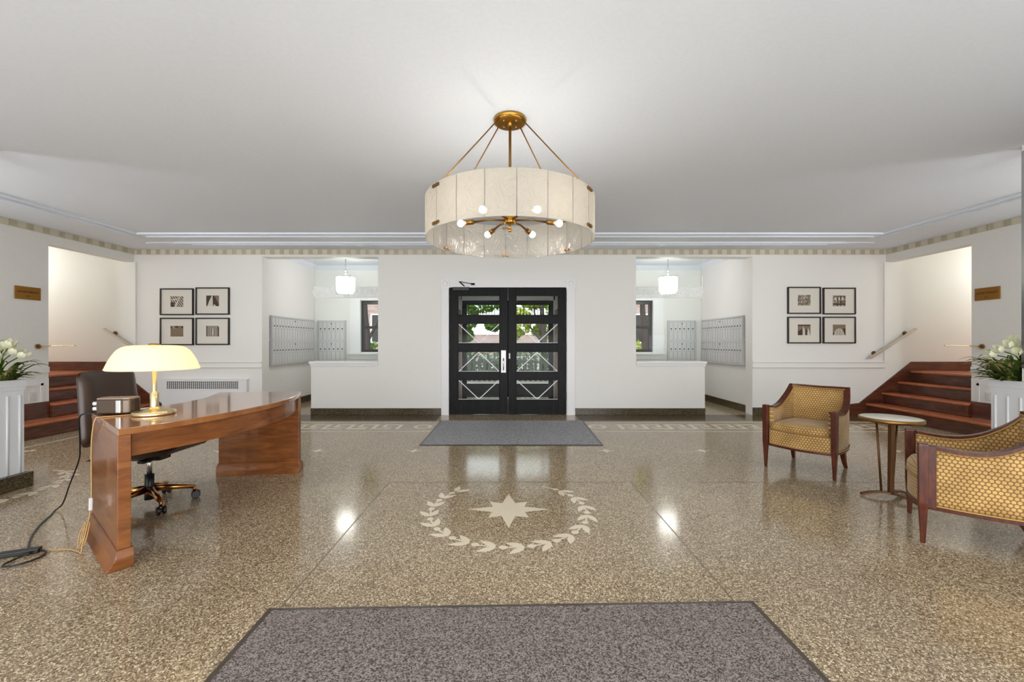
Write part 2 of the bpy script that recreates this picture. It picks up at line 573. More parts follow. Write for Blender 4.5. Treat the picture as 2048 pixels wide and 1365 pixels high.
def empty(name, loc, rz=0.0):
    o = bpy.data.objects.new(name, None)
    o.location = loc; o.rotation_euler = (0, 0, rz); o.empty_display_size = 0.1
    C.objects.link(o)
    return o


def obj(name, mb, mats, parent=None, bevel=0.0, seg=2, uv=False, loc=None, rz=0.0, recalc=True):
    if isinstance(mats, str):
        mats = [mats]
    verts = mb.v
    origin = Vector((0, 0, 0))
    if parent is None and loc is None:
        xs = [p[0] for p in verts]; ys = [p[1] for p in verts]; zs = [p[2] for p in verts]
        origin = Vector(((min(xs) + max(xs)) / 2, (min(ys) + max(ys)) / 2, min(zs)))
        verts = [(p[0] - origin.x, p[1] - origin.y, p[2] - origin.z) for p in verts]
    me = bpy.data.meshes.new(name)
    me.from_pydata([tuple(p) for p in verts], [], mb.f)
    for i, p in enumerate(me.polygons):
        p.material_index = mb.m[i]; p.use_smooth = mb.sm[i]
    for m in mats:
        me.materials.append(MATS[m])
    if recalc:
        bm = bmesh.new(); bm.from_mesh(me)
        bmesh.ops.remove_doubles(bm, verts=bm.verts, dist=1e-5)
        bmesh.ops.recalc_face_normals(bm, faces=bm.faces)
        bm.to_mesh(me); bm.free()
    if uv:
        lay = me.uv_layers.new(name='UVMap')
        for p in me.polygons:
            n = p.normal
            for li in p.loop_indices:
                co = me.vertices[me.loops[li].vertex_index].co
                if abs(n.z) >= max(abs(n.x), abs(n.y)):
                    q = (co.x, co.y)
                elif abs(n.x) > abs(n.y):
                    q = (co.y, co.z)
                else:
                    q = (co.x, co.z)
                lay.data[li].uv = q
    me.update()
    o = bpy.data.objects.new(name, me)
    C.objects.link(o)
    if parent is not None:
        o.parent = parent
    elif loc is not None:
        o.location = loc; o.rotation_euler = (0, 0, rz)
    else:
        o.location = origin
    if bevel:
        b = o.modifiers.new('bevel', 'BEVEL'); b.width = bevel; b.segments = seg; b.limit_method = 'ANGLE'; b.angle_limit = radians(40)
    return o


def struct(name, mb, mats, label, cat, parent=None, bevel=0.0):
    o = obj(name, mb, mats, parent, bevel)
    o['kind'] = 'structure'
    o['label'] = label; o['category'] = cat
    return o


def copy_tree(o, parent=None):
    c = o.copy(); C.objects.link(c)
    if parent is not None:
        c.parent = parent
    for ch in list(o.children):
        copy_tree(ch, c)
    return c


def spline(pts, n=8, closed=False):
    """Catmull-Rom through points"""
    P = [Vector(p) for p in pts]
    out = []
    N = len(P)
    for i in range(N if closed else N - 1):
        a = P[(i - 1) % N] if closed or i > 0 else P[0] * 2 - P[1]
        b = P[i]; c = P[(i + 1) % N]
        d = P[(i + 2) % N] if closed or i + 2 < N else P[-1] * 2 - P[-2]
        for k in range(n):
            t = k / n
            out.append(0.5 * ((2 * b) + (c - a) * t + (2 * a - 5 * b + 4 * c - d) * t * t + (3 * b - a - 3 * c + d) * t ** 3))
    if not closed:
        out.append(P[-1])
    return out


def at(x, y, Y):
    """3-D point seen at photo pixel (x, y) at distance Y"""
    return Vector(((x - PX) * Y / F, Y, EYE - (y - PY) * Y / F))


def on_floor(x, y, z=0.0):
    Y = F * (EYE - z) / (y - PY)
    return Vector(((x - PX) * Y / F, Y, z))


# ------------------------------------------------------------------ room shell
D = 6.9              # face of the back wall
CZ = 2.75            # ceiling
XL, XR = -6.25, 6.25
JAMB = 5.62          # stair opening starts here, runs to the back wall
OPEN_Z = 2.54
PIER_Y = 3.26

# floor with its inlays in one mesh
fl = MB()
fl.box(-11, 11, -3.2, 9.15, -0.12, 0.0, 0)


def inlay(pts, mi=1, z=0.0012):
    fl.poly([(p[0], p[1], z) for p in pts], mi)


def strip(x0, x1, y0, y1, mi=1, z=0.0012):
    inlay([(x0, y0), (x1, y0), (x1, y1), (x0, y1)], mi, z)


def ring(cx, cy, r0, r1, n=32):
    for k in range(n):
        a, b = 2 * pi * k / n, 2 * pi * (k + 1) / n
        inlay([(cx + r0 * cos(a), cy + r0 * sin(a)), (cx + r1 * cos(a), cy + r1 * sin(a)),
               (cx + r1 * cos(b), cy + r1 * sin(b)), (cx + r0 * cos(b), cy + r0 * sin(b))])


# dark border along the back wall, pale lines of the meander band
strip(-5.85, -1.14, 6.36, D, 2, 0.0006)
strip(1.08, 5.85, 6.36, D, 2, 0.0006)
strip(-5.55, 5.55, 6.24, 6.285)
strip(-5.55, 5.55, 5.575, 5.61)
for s in (-1, 1):
    strip(s * 5.55, s * 5.515, 3.6, 5.575)
    strip(s * 5.0, s * 4.965, 3.6, 5.4) if False else None
    ring(s * 1.24, 5.92, 0.085, 0.135)
    ring(s * 3.78, 5.92, 0.085, 0.135)
    w = 0.052
    for x0 in [1.55 + 0.345 * k for k in range(6)] + [4.05 + 0.345 * k for k in range(4)]:
        yb, yt = 5.76, 6.08
        def K(a, b, c, d):
            strip(s * (x0 + a), s * (x0 + b), c, d)
        # one meander unit: post, head, inner hook and foot
        K(0.0, w, yb, yt - w)
        K(0.0, 0.27, yt - w, yt)
        K(0.27 - w, 0.27, yb + 0.11, yt - w)
        K(0.115, 0.27 - w, yb + 0.11, yb + 0.11 + w)
        K(0.115, 0.345, yb, yb + w)
    for X in (1.065, 2.13, 3.2, 4.27, 5.33):
        cx, cy = s * X, 4.6
        pts = []
        for k in range(8):
            a = pi / 4 * k
            r = (0.105 if k % 4 == 0 else 0.085) if k % 2 == 0 else 0.03
            pts.append((cx + r * cos(a), cy + r * sin(a)))
        inlay(pts)
# thin divider joints
for s in (-1, 1):
    strip(s * 1.035, s * 1.043, -1, 3.57, 3, 0.0008)
strip(-4.0, 4.0, 3.565, 3.573, 3, 0.0008)
# compass star
cx0, cy0 = -0.01, 2.985
pts = []
for k in range(16):
    a = pi / 8 * k
    r = (0.30 if k % 4 == 0 else 0.20) if k % 2 == 0 else 0.125
    pts.append((cx0 + r * cos(a), cy0 + r * sin(a)))
inlay(pts)


def leaf_poly(p, ang, L, W, base=0.0, z=0.0012):
    n = 8
    up = []; dn = []
    for i in range(n + 1):
        t = i / n
        h = W / 2 * sin(pi * t ** 0.8)
        up.append((t * L + base, h)); dn.append((t * L + base, -h))
    pts = up + dn[-2:0:-1]
    c, s_ = cos(ang), sin(ang)
    inlay([(p[0] + x * c - y * s_, p[1] + x * s_ + y * c) for x, y in pts], 1, z)


def wreath(cx, cy, R, a0, a1, n):
    """laurel branch, leaves pointing along the direction of travel"""
    da = (a1 - a0) / n
    for k in range(n):
        a = a0 + da * (k + 0.5)
        p = (cx + R * cos(a), cy + R * sin(a))
        h = a + (pi / 2 if da > 0 else -pi / 2)
        for sgn in (-1, 1):
            leaf_poly(p, h + sgn * radians(31), 0.122, 0.046, 0.010)
        ab = a - da * 0.04
        leaf_poly((cx + R * cos(ab), cy + R * sin(ab)), h + pi, 0.062, 0.046, 0, 0.0015)
        pb = [(cx + (R + q) * cos(a - da * e), cy + (R + q) * sin(a - da * e)) for q, e in ((-0.006, 0.38), (0.006, 0.38), (0.006, 0.95), (-0.006, 0.95))]
        inlay(pb, 1, 0.0009)


wreath(cx0, cy0, 0.555, radians(52), radians(-228), 16)
for s in (-1, 1):
    wreath(s * 4.38, 3.35, 0.56, radians(75) if s < 0 else radians(105), radians(-75) if s < 0 else radians(255), 9)
floor = obj('floor', fl, ['floor_terrazzo', 'floor_inlay', 'floor_border', 'floor_joint'], loc=(0, 0, 0), recalc=False)
tag(floor, 'polished brown terrazzo floor with pale inlaid wreath, star and meander border', 'floor', kind='structure')

# openings in the back wall
LO = (-4.123, -2.194, -3.308)     # left opening: outer edge, inner edge, half wall start
RO = (4.03, 2.095, 3.24)
OT = 2.63
DX0, DX1, DT = -1.014, 0.939, 2.12
T = 0.2
bw = MB()
outline = [(XL, 0), (LO[0], 0), (LO[0], OT), (LO[1], OT), (LO[1], 0.81), (LO[2], 0.81), (LO[2], 0), (DX0, 0), (DX0, DT), (DX1, DT), (DX1, 0),
           (RO[2], 0), (RO[2], 0.81), (RO[1], 0.81), (RO[1], OT), (RO[0], OT), (RO[0], 0), (XR, 0), (XR, CZ), (XL, CZ)]
bw.slab([(x, D, z) for x, z in outline], (0, T, 0))
struct('wall_back', bw, 'wall_paint', 'white back wall with the double door and two mailroom openings', 'wall')

for s, nm in ((-1, 'left'), (1, 'right')):
    X0, X1 = s * 6.25, s * 6.40
    w = MB()
    w.slab([(X0, y, z) for y, z in ((-3.2, 0), (JAMB, 0), (JAMB, OPEN_Z), (D, OPEN_Z), (D, CZ), (-3.2, CZ))], (s * 0.15, 0, 0))
    struct('wall_' + nm, w, 'wall_paint', f'grey white {nm} side wall above the stair opening with brass plaque', 'wall')
    # stair hall behind the side wall
    for part, bx_ in (('back', (s * 6.25, s * 10.6, D, D + T, 0, 3.2)), ('near', (s * 6.40, s * 10.6, JAMB - 0.15, JAMB, 0, 3.2)),
                      ('end', (s * 10.6, s * 10.8, JAMB - 0.15, D + T, 0, 3.2)), ('header', (s * 6.25, s * 6.40, JAMB - 0.15, D + T, CZ + 0.1, 3.3))):
        w = MB(); w.box(*bx_)
        struct(f'wall_stair_{nm}_{part}', w, 'stair_paint', f'warm white {part} wall of the stair hall on the {nm}', 'wall')
    w = MB(); w.box(s * 6.40, s * 10.8, JAMB - 0.15, D + T, 3.2, 3.3)
    struct('ceiling_stair_' + nm, w, 'stair_paint', f'warm white ceiling of the stair hall on the {nm}', 'ceiling')
    # pier at the end of the side aisle
    px = 4.06 if s < 0 else 4.022
    w = MB()
    w.slab([(s * px, y, z) for y, z in ((-3.2, 0), (2.6, 0), (2.6, 0.896), (PIER_Y, 0.896), (PIER_Y, CZ), (-3.2, CZ))], (s * 0.24, 0, 0))
    struct('wall_pier_' + nm, w, 'wall_paint', f'pier wall at the {nm} edge of the picture behind the planter', 'wall')

w = MB()
w.box(-6.4, 6.4, -3.4, -3.2, 0, CZ)
struct('wall_front', w, 'wall_paint', 'rear wall of the lobby behind the photographer', 'wall')

# ceiling with its shallow plaster lines
cl = MB()
cl.box(-6.4, 6.4, -3.4, D + T, CZ, CZ + 0.1)


def cridge(x0, x1, y0, y1, h=0.026):
    cl.box(x0, x1, y0, y1, CZ - h, CZ)


for y in (5.83, 5.99):
    cridge(-5.25, 5.25, y, y + 0.035)
for s in (-1, 1):
    cridge(s * 5.25, s * 5.285, -3.2, 6.03)
    cridge(s * 5.40, s * 5.435, -3.2, 6.03)
cridge(-5.15, 5.15, 6.36, 6.39)
cridge(-4.95, 4.95, 6.47, 6.50)
for X in (-2.36, 2.38):
    for k in (-1, 1):
        cl.slab([(X, 6.62, CZ), (X + k * 0.22, 6.40, CZ), (X + k * 0.22, 6.44, CZ), (X, 6.67, CZ)], (0, 0, -0.016))
        cl.slab([(X, 6.54, CZ), (X + k * 0.14, 6.40, CZ), (X + k * 0.14, 6.43, CZ), (X, 6.58, CZ)], (0, 0, -0.016))
for s in (-1, 1):
    cl.slab([(s * 5.15, 6.38, CZ), (s * 5.35, 6.44, CZ), (s * 5.62, 6.40, CZ), (s * 5.35, 6.38, CZ)], (0, 0, -0.012))
    cl.slab([(s * 4.95, 6.48, CZ), (s * 5.2, 6.52, CZ), (s * 5.4, 6.44, CZ), (s * 5.2, 6.46, CZ)], (0, 0, -0.012))
struct('ceiling', cl, 'ceiling_paint', 'pale grey plaster ceiling with raised double lines', 'ceiling')

# frieze band below the ceiling
fr = MB()
fr.box(XL + 0.012, XR - 0.012, D - 0.012, D - 0.0005, CZ - 0.085, CZ - 0.001, 0)
x = XL + 0.06
while x < XR - 0.1:
    for k in range(4):
        fr.box(x + k * 0.02, x + k * 0.02 + 0.008, D - 0.018, D - 0.0125, CZ - 0.082, CZ - 0.006, 1)
    x += 0.158
struct('trim_1', fr, ['frieze_beige', 'frieze_line'], 'beige ribbed frieze band under the ceiling on the back wall', 'frieze')
for i, s in enumerate((-1, 1)):
    fr = MB()
    fr.box(s * 6.2495, s * 6.238, 0.5, D - 0.02, CZ - 0.085, CZ - 0.001, 0)
    y = 0.6
    while y < D - 0.12:
        for k in range(4):
            fr.box(s * 6.2375, s * 6.232, y + k * 0.024, y + k * 0.024 + 0.009, CZ - 0.082, CZ - 0.006, 1)
        y += 0.19
    side = ('left', 'right')[i]
    struct('trim_%d' % (2 + i), fr, ['frieze_beige', 'frieze_line'], f'beige ribbed frieze band above the {side} stair opening', 'frieze')

# chair rail mouldings
for i, (a, b, side) in enumerate(((XL + 0.02, LO[0], 'left'), (RO[0], XR - 0.02, 'right'))):
    m = MB()
    m.box(a, b, D - 0.012, D, 0.785, 0.885, 0)
    m.box(a, b, D - 0.022, D - 0.012, 0.872, 0.885, 0)
    m.box(a, b, D - 0.022, D - 0.012, 0.785, 0.797, 0)
    for z in (0.779, 0.8665):  # grey strips: shadow lines under the rail and its top bead, painted in
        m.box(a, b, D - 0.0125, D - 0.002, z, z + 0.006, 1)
    struct('trim_%d' % (4 + i), m, ['wall_paint', 'shade_and_detail_grey'], f'white chair rail on the back wall below the {side} group of pictures', 'chair rail')
    s = (-1, 1)[i]
    m = MB()
    m.box(s * 6.25, s * 6.235, 3.6, JAMB, 0.80, 0.875)
    m.box(s * 6.25, s * 6.244, 3.6, JAMB, 0.41, 0.72)
    # raised panel frame below it
    m.box(s * 6.25, s * 6.238, 5.52, 5.55, 0.40, 0.66)
    m.box(s * 6.25, s * 6.238, 3.6, 5.55, 0.63, 0.66)
    struct('trim_%d' % (6 + i), m, 'white_trim', f'white panel mouldings on the {side} side wall behind the planter', 'panelling')
    # pilaster beading at the corner of the stair opening
    m = MB()
    m.box(s * 6.25, s * 6.20, D - 0.03, D, 0.9, OPEN_Z)
    struct('trim_%d' % (8 + i), m, 'wall_paint', f'narrow upright moulding in the corner by the {side} stairs', 'moulding')

# stone baseboards
for nm, a, b in (('left', LO[2], -1.139), ('right', 1.08, RO[2])):
    m = MB(); m.box(a, b, D - 0.02, D, 0, 0.112)
    struct('baseboard_' + nm, m, 'base_stone', f'dark green stone baseboard {nm} of the entrance door', 'baseboard', bevel=0.004)
for nm, a, b in (('far_left', -5.75, LO[0]), ('far_right', RO[0], 5.75)):
    m = MB(); m.box(a, b, D - 0.02, D, 0, 0.125)
    struct('baseboard_' + nm, m, 'base_stone', 'dark stone baseboard under the pictures on the ' + nm.split('_')[1], 'baseboard', bevel=0.004)

# ------------------------------------------------------------------ mailroom alcoves
YB = 8.87
AZ = 2.84


def swirl(mb, cx, cy, cz, r, sgn, mi=0):
    """one running-scroll motif drawn as a thin ribbon in the XZ plane"""
    P = []
    for k in range(26):
        t = k / 25
        a = 2 * pi * 1.35 * t
        q = r * (1 - 0.75 * t)
        P.append((cx + sgn * q * cos(a + pi), cy, cz - q * sin(a + pi) * 0.95))
    for i in range(len(P) - 1):
        a, b = Vector(P[i]), Vector(P[i + 1])
        d = (b - a).normalized(); nrm = Vector((-d.z, 0, d.x)) * 0.007
        mb.add([a - nrm, b - nrm, b + nrm, a + nrm], [(0, 1, 2, 3)], mi)


for s, nm, O in ((-1, 'left', LO), (1, 'right', RO)):
    xo, xi, xh = O
    XO = xo + s * 0.04           # face of the outer alcove wall
    XI = s * 1.55                # hidden inner wall
    WX0, WX1, WZ0, WZ1 = s * (3.19 if s < 0 else 3.05), s * 2.25, 1.0, 2.10
    w = MB(); w.box(XO, XO + s * 0.15, D + T, YB + 0.2, 0, 3.0)
    struct('wall_alcove_' + nm, w, 'wall_paint', f'white outer wall of the {nm} mailroom alcove behind the long mailboxes', 'wall')
    w = MB(); w.slab([(x, YB, z) for x, z in ((XO, WZ0), (WX0, WZ0), (WX0, WZ1), (WX1, WZ1), (WX1, WZ0), (XI, WZ0), (XI, 3.0), (XO, 3.0))], (0, 0.2, 0))
    struct(f'wall_alcove_{nm}_back', w, 'wall_paint', f'white back wall of the {nm} mailroom alcove around the window', 'wall')
    w = MB(); w.box(XO, XI, YB, YB + 0.2, 0, WZ0)
    struct(f'wall_alcove_{nm}_lower', w, 'wall_paint', f'white wall below the window of the {nm} mailroom alcove', 'wall')
    w = MB(); w.box(XI, XI - s * 0.15, D + T, YB + 0.2, 0, 3.0)
    struct(f'wall_alcove_{nm}_inner', w, 'wall_paint', f'inner wall between the {nm} mailroom alcove and the vestibule', 'wall')
    w = MB()
    w.box(XO, XI, D + T, YB, AZ, AZ + 0.1)
    # sloped crown along the back and outer side
    w.add([(XO, YB, AZ), (XI, YB, AZ), (XI, YB - 0.09, AZ), (XO, YB - 0.09, AZ), (XO, YB, AZ - 0.09), (XI, YB, AZ - 0.09)],
          [(0, 3, 2, 1), (3, 2, 5, 4), (0, 1, 5, 4)])
    w.add([(XO, D + T, AZ), (XO, YB, AZ), (XO - s * 0.09, YB, AZ), (XO - s * 0.09, D + T, AZ), (XO, D + T, AZ - 0.09), (XO, YB, AZ - 0.09)],
          [(0, 1, 2, 3), (3, 2, 5, 4), (0, 1, 5, 4)])
    struct('ceiling_alcove_' + nm, w, 'ceiling_paint', f'white ceiling with crown moulding in the {nm} mailroom', 'ceiling')
    m = MB()
    m.box(XO, XO - s * 0.018, D + 0.02, YB - 0.02, 0, 0.125)
    m.box(XO - s * 0.02, WX1, YB - 0.018, YB, 0, 0.125)
    struct('baseboard_alcove_' + nm, m, 'base_stone', f'dark baseboard running into the {nm} mailroom', 'baseboard')
    # counter sill on the half wall
    m = MB()
    e = xh + s * 0.02
    m.box(e, xi, D - 0.045, D + T + 0.03, 0.85, 0.89)
    m.box(e - s * 0.01, xi, D - 0.022, D + T + 0.02, 0.81, 0.85)
    struct('trim_%d' % (10 if s < 0 else 11), m, 'white_trim', f'white stepped counter sill on the {nm} half wall', 'sill', bevel=0.006)
    # glass screen with an etched running-scroll band
    gs = MB()
    gs.box(xh + s * 0.0, xi, D + 0.09, D + 0.10, 0.89, OT)
    screen = obj('window_%d' % (3 if s < 0 else 4), gs, 'clear_glass')
    tag(screen, f'frameless glass screen with etched scroll band on the {nm} half wall', 'glass screen', kind='structure')
    ox, oy, oz = screen.location
    b = MB()
    b.box(xh - ox, xi - ox, D + 0.0875 - oy, D + 0.089 - oy, 1.955 - oz, 2.15 - oz)
    eb = obj('etched_band', b, 'etched_glass', screen)
    b = MB()
    b.box(xh - ox, xi - ox, D + 0.086 - oy, D + 0.0873 - oy, 2.14 - oz, 2.15 - oz)
    b.box(xh - ox, xi - ox, D + 0.086 - oy, D + 0.0873 - oy, 1.955 - oz, 1.965 - oz)
    n = 7
    for k in range(n):
        x = xh + (xi - xh) * (k + 0.5) / n
        swirl(b, x - ox, D + 0.086 - oy, 2.045 - oz, 0.058, -s)
        xa = x - ox
        d = (xi - xh) / n
        b.add([(xa - d * 0.36, D + 0.086 - oy, 1.985 - oz), (xa - d * 0.62, D + 0.086 - oy, 2.09 - oz), (xa - d * 0.56, D + 0.086 - oy, 2.09 - oz), (xa - d * 0.28, D + 0.086 - oy, 1.985 - oz)], [(0, 1, 2, 3)])
    obj('scroll_pattern', b, 'etched_line', eb, recalc=False)
    # window in the alcove's back wall
    wroot = empty('window_%d' % (1 if s < 0 else 2), ((WX0 + WX1) / 2, YB, WZ0))
    tag(wroot, f'dark sash window looking onto the street from the {nm} mailroom', 'window', kind='structure')
    hw = abs(WX1 - WX0) / 2; hh = WZ1 - WZ0
    m = MB()
    for a, b_, c, d in ((-hw, hw, 0, 0.06), (-hw, hw, hh - 0.07, hh), (-hw, -hw + 0.06, 0.06, hh - 0.07), (hw - 0.06, hw, 0.06, hh - 0.07)):
        m.box(a, b_, 0.05, 0.13, c, d)
    obj('window_frame', m, 'window_black', wroot)
    m = MB(); m.box(-hw + 0.06, hw - 0.06, 0.06, 0.11, 0.50, 0.56)
    obj('meeting_rail', m, 'window_black', wroot)
    for z0, z1 in ((0.06, 0.5), (0.56, hh - 0.07)):
        m = MB(); m.box(-hw + 0.06, hw - 0.06, 0.085, 0.09, z0, z1)
        obj('pane', m, 'clear_glass', wroot)
    m = MB()
    for a, b_, c, d in ((-hw - 0.22, -hw, -0.02, hh + 0.12), (hw, hw + 0.22, -0.02, hh + 0.12), (-hw, hw, hh, hh + 0.12)):
        m.box(a, b_, -0.03, 0.0, c, d)
    obj('window_casing', m, 'white_trim', wroot, bevel=0.004)
    m = MB(); m.box(-hw - 0.26, hw + 0.26, -0.09, 0.05, -0.05, -0.02)
    m.box(-hw - 0.22, hw + 0.22, -0.03, 0.0, -0.15, -0.05)
    obj('window_sill', m, 'white_trim', wroot, bevel=0.004)

    # banks of mailboxes --------------------------------------------------
    def mailbox_bank(ox, oy, rz, ncol, wid, label):
        root = empty('mailbox_bank', (ox, oy, 0.83), rz)
        tag(root, label, 'mailboxes', 'mailbox banks in the mailrooms')
        H = 0.82
        m = MB()
        m.box(0, wid, -0.04, 0, 0, H)
        m.box(-0.02, wid + 0.02, -0.055, 0, H, H + 0.025)
        m.box(-0.02, wid + 0.02, -0.055, 0, -0.025, 0)
        m.box(-0.02, 0, -0.055, 0, 0, H); m.box(wid, wid + 0.02, -0.055, 0, 0, H)
        m.box(0, wid, -0.055, -0.04, H / 2 - 0.03, H / 2 + 0.03)
        obj('cabinet', m, 'aluminium', root)
        cw = wid / ncol
        first = None
        for r in (0, 1):
            z0 = 0.01 + r * (H / 2 + 0.02); z1 = z0 + H / 2 - 0.045
            for c in range(ncol):
                if first is None:
                    m = MB(); m.box(0.006, cw - 0.006, -0.052, -0.04, 0, z1 - z0)
                    m.box(cw / 2 - 0.012, cw / 2 + 0.010, -0.0535, -0.052, (z1 - z0) * 0.465, (z1 - z0) * 0.50, 1)
                    dr = obj('mailbox_door', m, ['mail_door', 'shade_and_detail_grey'], root)
                    k = MB(); k.cyl((cw / 2, -0.052, (z1 - z0) * 0.62), (cw / 2, -0.055, (z1 - z0) * 0.62), 0.0145, 10)
                    obj('lock', k, 'black_plastic', dr)
                    first = dr
                else:
                    dr = copy_tree(first, root)
                dr.location = (c * cw, 0, z0)
            k = MB(); k.cyl((wid * 0.5, -0.052, z1 - 0.03), (wid * 0.5, -0.062, z1 - 0.03), 0.011, 10)
            obj('master_lock', k, 'black_plastic', root)
        return root
    if s < 0:
        mailbox_bank(XO, 7.19, pi / 2, 16, 1.5, 'long bank of grey mailboxes on the side wall of the left mailroom')
        mailbox_bank(-4.07, YB, 0, 6, 0.55, 'short bank of grey mailboxes beside the left mailroom window')
    else:
        mailbox_bank(XO, 8.69, -pi / 2, 16, 1.5, 'long bank of grey mailboxes on the side wall of the right mailroom')
        mailbox_bank(3.38, YB, 0, 6, 0.55, 'short bank of grey mailboxes beside the right mailroom window')
    # tenant directory at the end of the long bank
    root = empty('tenant_directory', (XO, 7.12, 1.24))
    tag(root, f'narrow white framed tenant directory beside the {nm} mailboxes', 'directory board')
    m = MB(); m.box(0, -s * 0.02, -0.045, 0.045, 0, 0.43)
    obj('frame', m, 'outlet_white', root, bevel=0.003)
    m = MB(); m.box(-s * 0.02, -s * 0.022, -0.025, 0.025, 0.03, 0.40)
    for k in range(12):
        m.box(-s * 0.0221, -s * 0.0228, -0.018, 0.018 - 0.008 * (k % 3), 0.05 + k * 0.029, 0.06 + k * 0.029, 1)
    obj('listing', m, ['shade_and_detail_grey', 'dark_slot'], root)
    # pendant lamp
    lx, ly = (-3.09, 7.8) if s < 0 else (2.97, 7.8)
    root = empty('pendant_lamp', (lx, ly, AZ))
    tag(root, f'ribbed white glass pendant lamp in the {nm} mailroom', 'pendant lamp', 'mailroom pendants')
    m = MB(); m.lathe([(0.001, 0), (0.09, 0), (0.085, -0.015), (0.03, -0.03), (0.012, -0.05), (0.001, -0.05)], n=20)
    obj('canopy', m, 'chrome', root)
    m = MB(); m.cyl((0, 0, -0.05), (0, 0, -0.38), 0.008, 8)
    for z in (-0.28, -0.33):
        m.sphere((0, 0, z), 0.018, 6)
    obj('stem', m, 'chrome', root)
    for k in range(8):
        a0 = 2 * pi * k / 8
        P = []
        for j in range(7):
            a = a0 + 2 * pi / 8 * (0.04 + 0.92 * j / 6)
            r = 0.150 + 0.014 * sin(pi * j / 6)
            P.append((r, a))
        m = MB()
        v = []
        for r, a in P:
            v += [(r * cos(a), r * sin(a), -0.41), (r * cos(a), r * sin(a), -0.67), ((r - 0.03) * cos(a), (r - 0.03) * sin(a), -0.71)]
        f = []
        for j in range(6):
            f += [(3 * j, 3 * j + 3, 3 * j + 4, 3 * j + 1), (3 * j + 1, 3 * j + 4, 3 * j + 5, 3 * j + 2)]
        m.add(v, f, 0, True)
        obj('glass_panel', m, 'pendant_glow', root, recalc=False)
    m = MB()
    m.tube([(0.158 * cos(2 * pi * k / 32), 0.158 * sin(2 * pi * k / 32), -0.405) for k in range(32)], 0.008, 6, closed=True)
    m.tube([(0.166 * cos(2 * pi * k / 32), 0.166 * sin(2 * pi * k / 32), -0.53) for k in range(32)], 0.004, 6, closed=True)
    for k in range(8):
        a = 2 * pi * k / 8
        m.cyl((0.158 * cos(a), 0.158 * sin(a), -0.405), (0.158 * cos(a), 0.158 * sin(a), -0.69), 0.005, 6)
        m.cyl((0.158 * cos(a), 0.158 * sin(a), -0.405), (0.0, 0.0, -0.37), 0.004, 6)
    obj('cage', m, 'chrome', root)

# ------------------------------------------------------------------ entrance door
m = MB()
m.box(-1.139, DX0, D - 0.03, D, 0, DT)
m.box(DX1, 1.08, D - 0.03, D, 0, DT)
m.box(-1.139, 1.08, D - 0.03, D, DT, 2.256)
m.box(-1.15, -1.0, D - 0.042, D - 0.03, 2.10, 2.256)
m.box(0.925, 1.09, D - 0.042, D - 0.03, 2.10, 2.256)
for X in (-1.075, 1.008):
    m.tube([(X + 0.042 * cos(2 * pi * k / 20), D - 0.044, 2.18 + 0.042 * sin(2 * pi * k / 20)) for k in range(20)], 0.008, 6, closed=True)
m.box(DX0 - 0.012, DX0, D - 0.03, D + 0.2, 0, DT); m.box(DX1, DX1 + 0.012, D - 0.03, D + 0.2, 0, DT)
struct('trim_12', m, 'white_trim', 'white casing with round corner blocks around the entrance door', 'door casing', bevel=0.004)


def zpx(y):
    return EYE - (y - PY) * D / F


def xpx(x):
    return (x - PX) * D / F


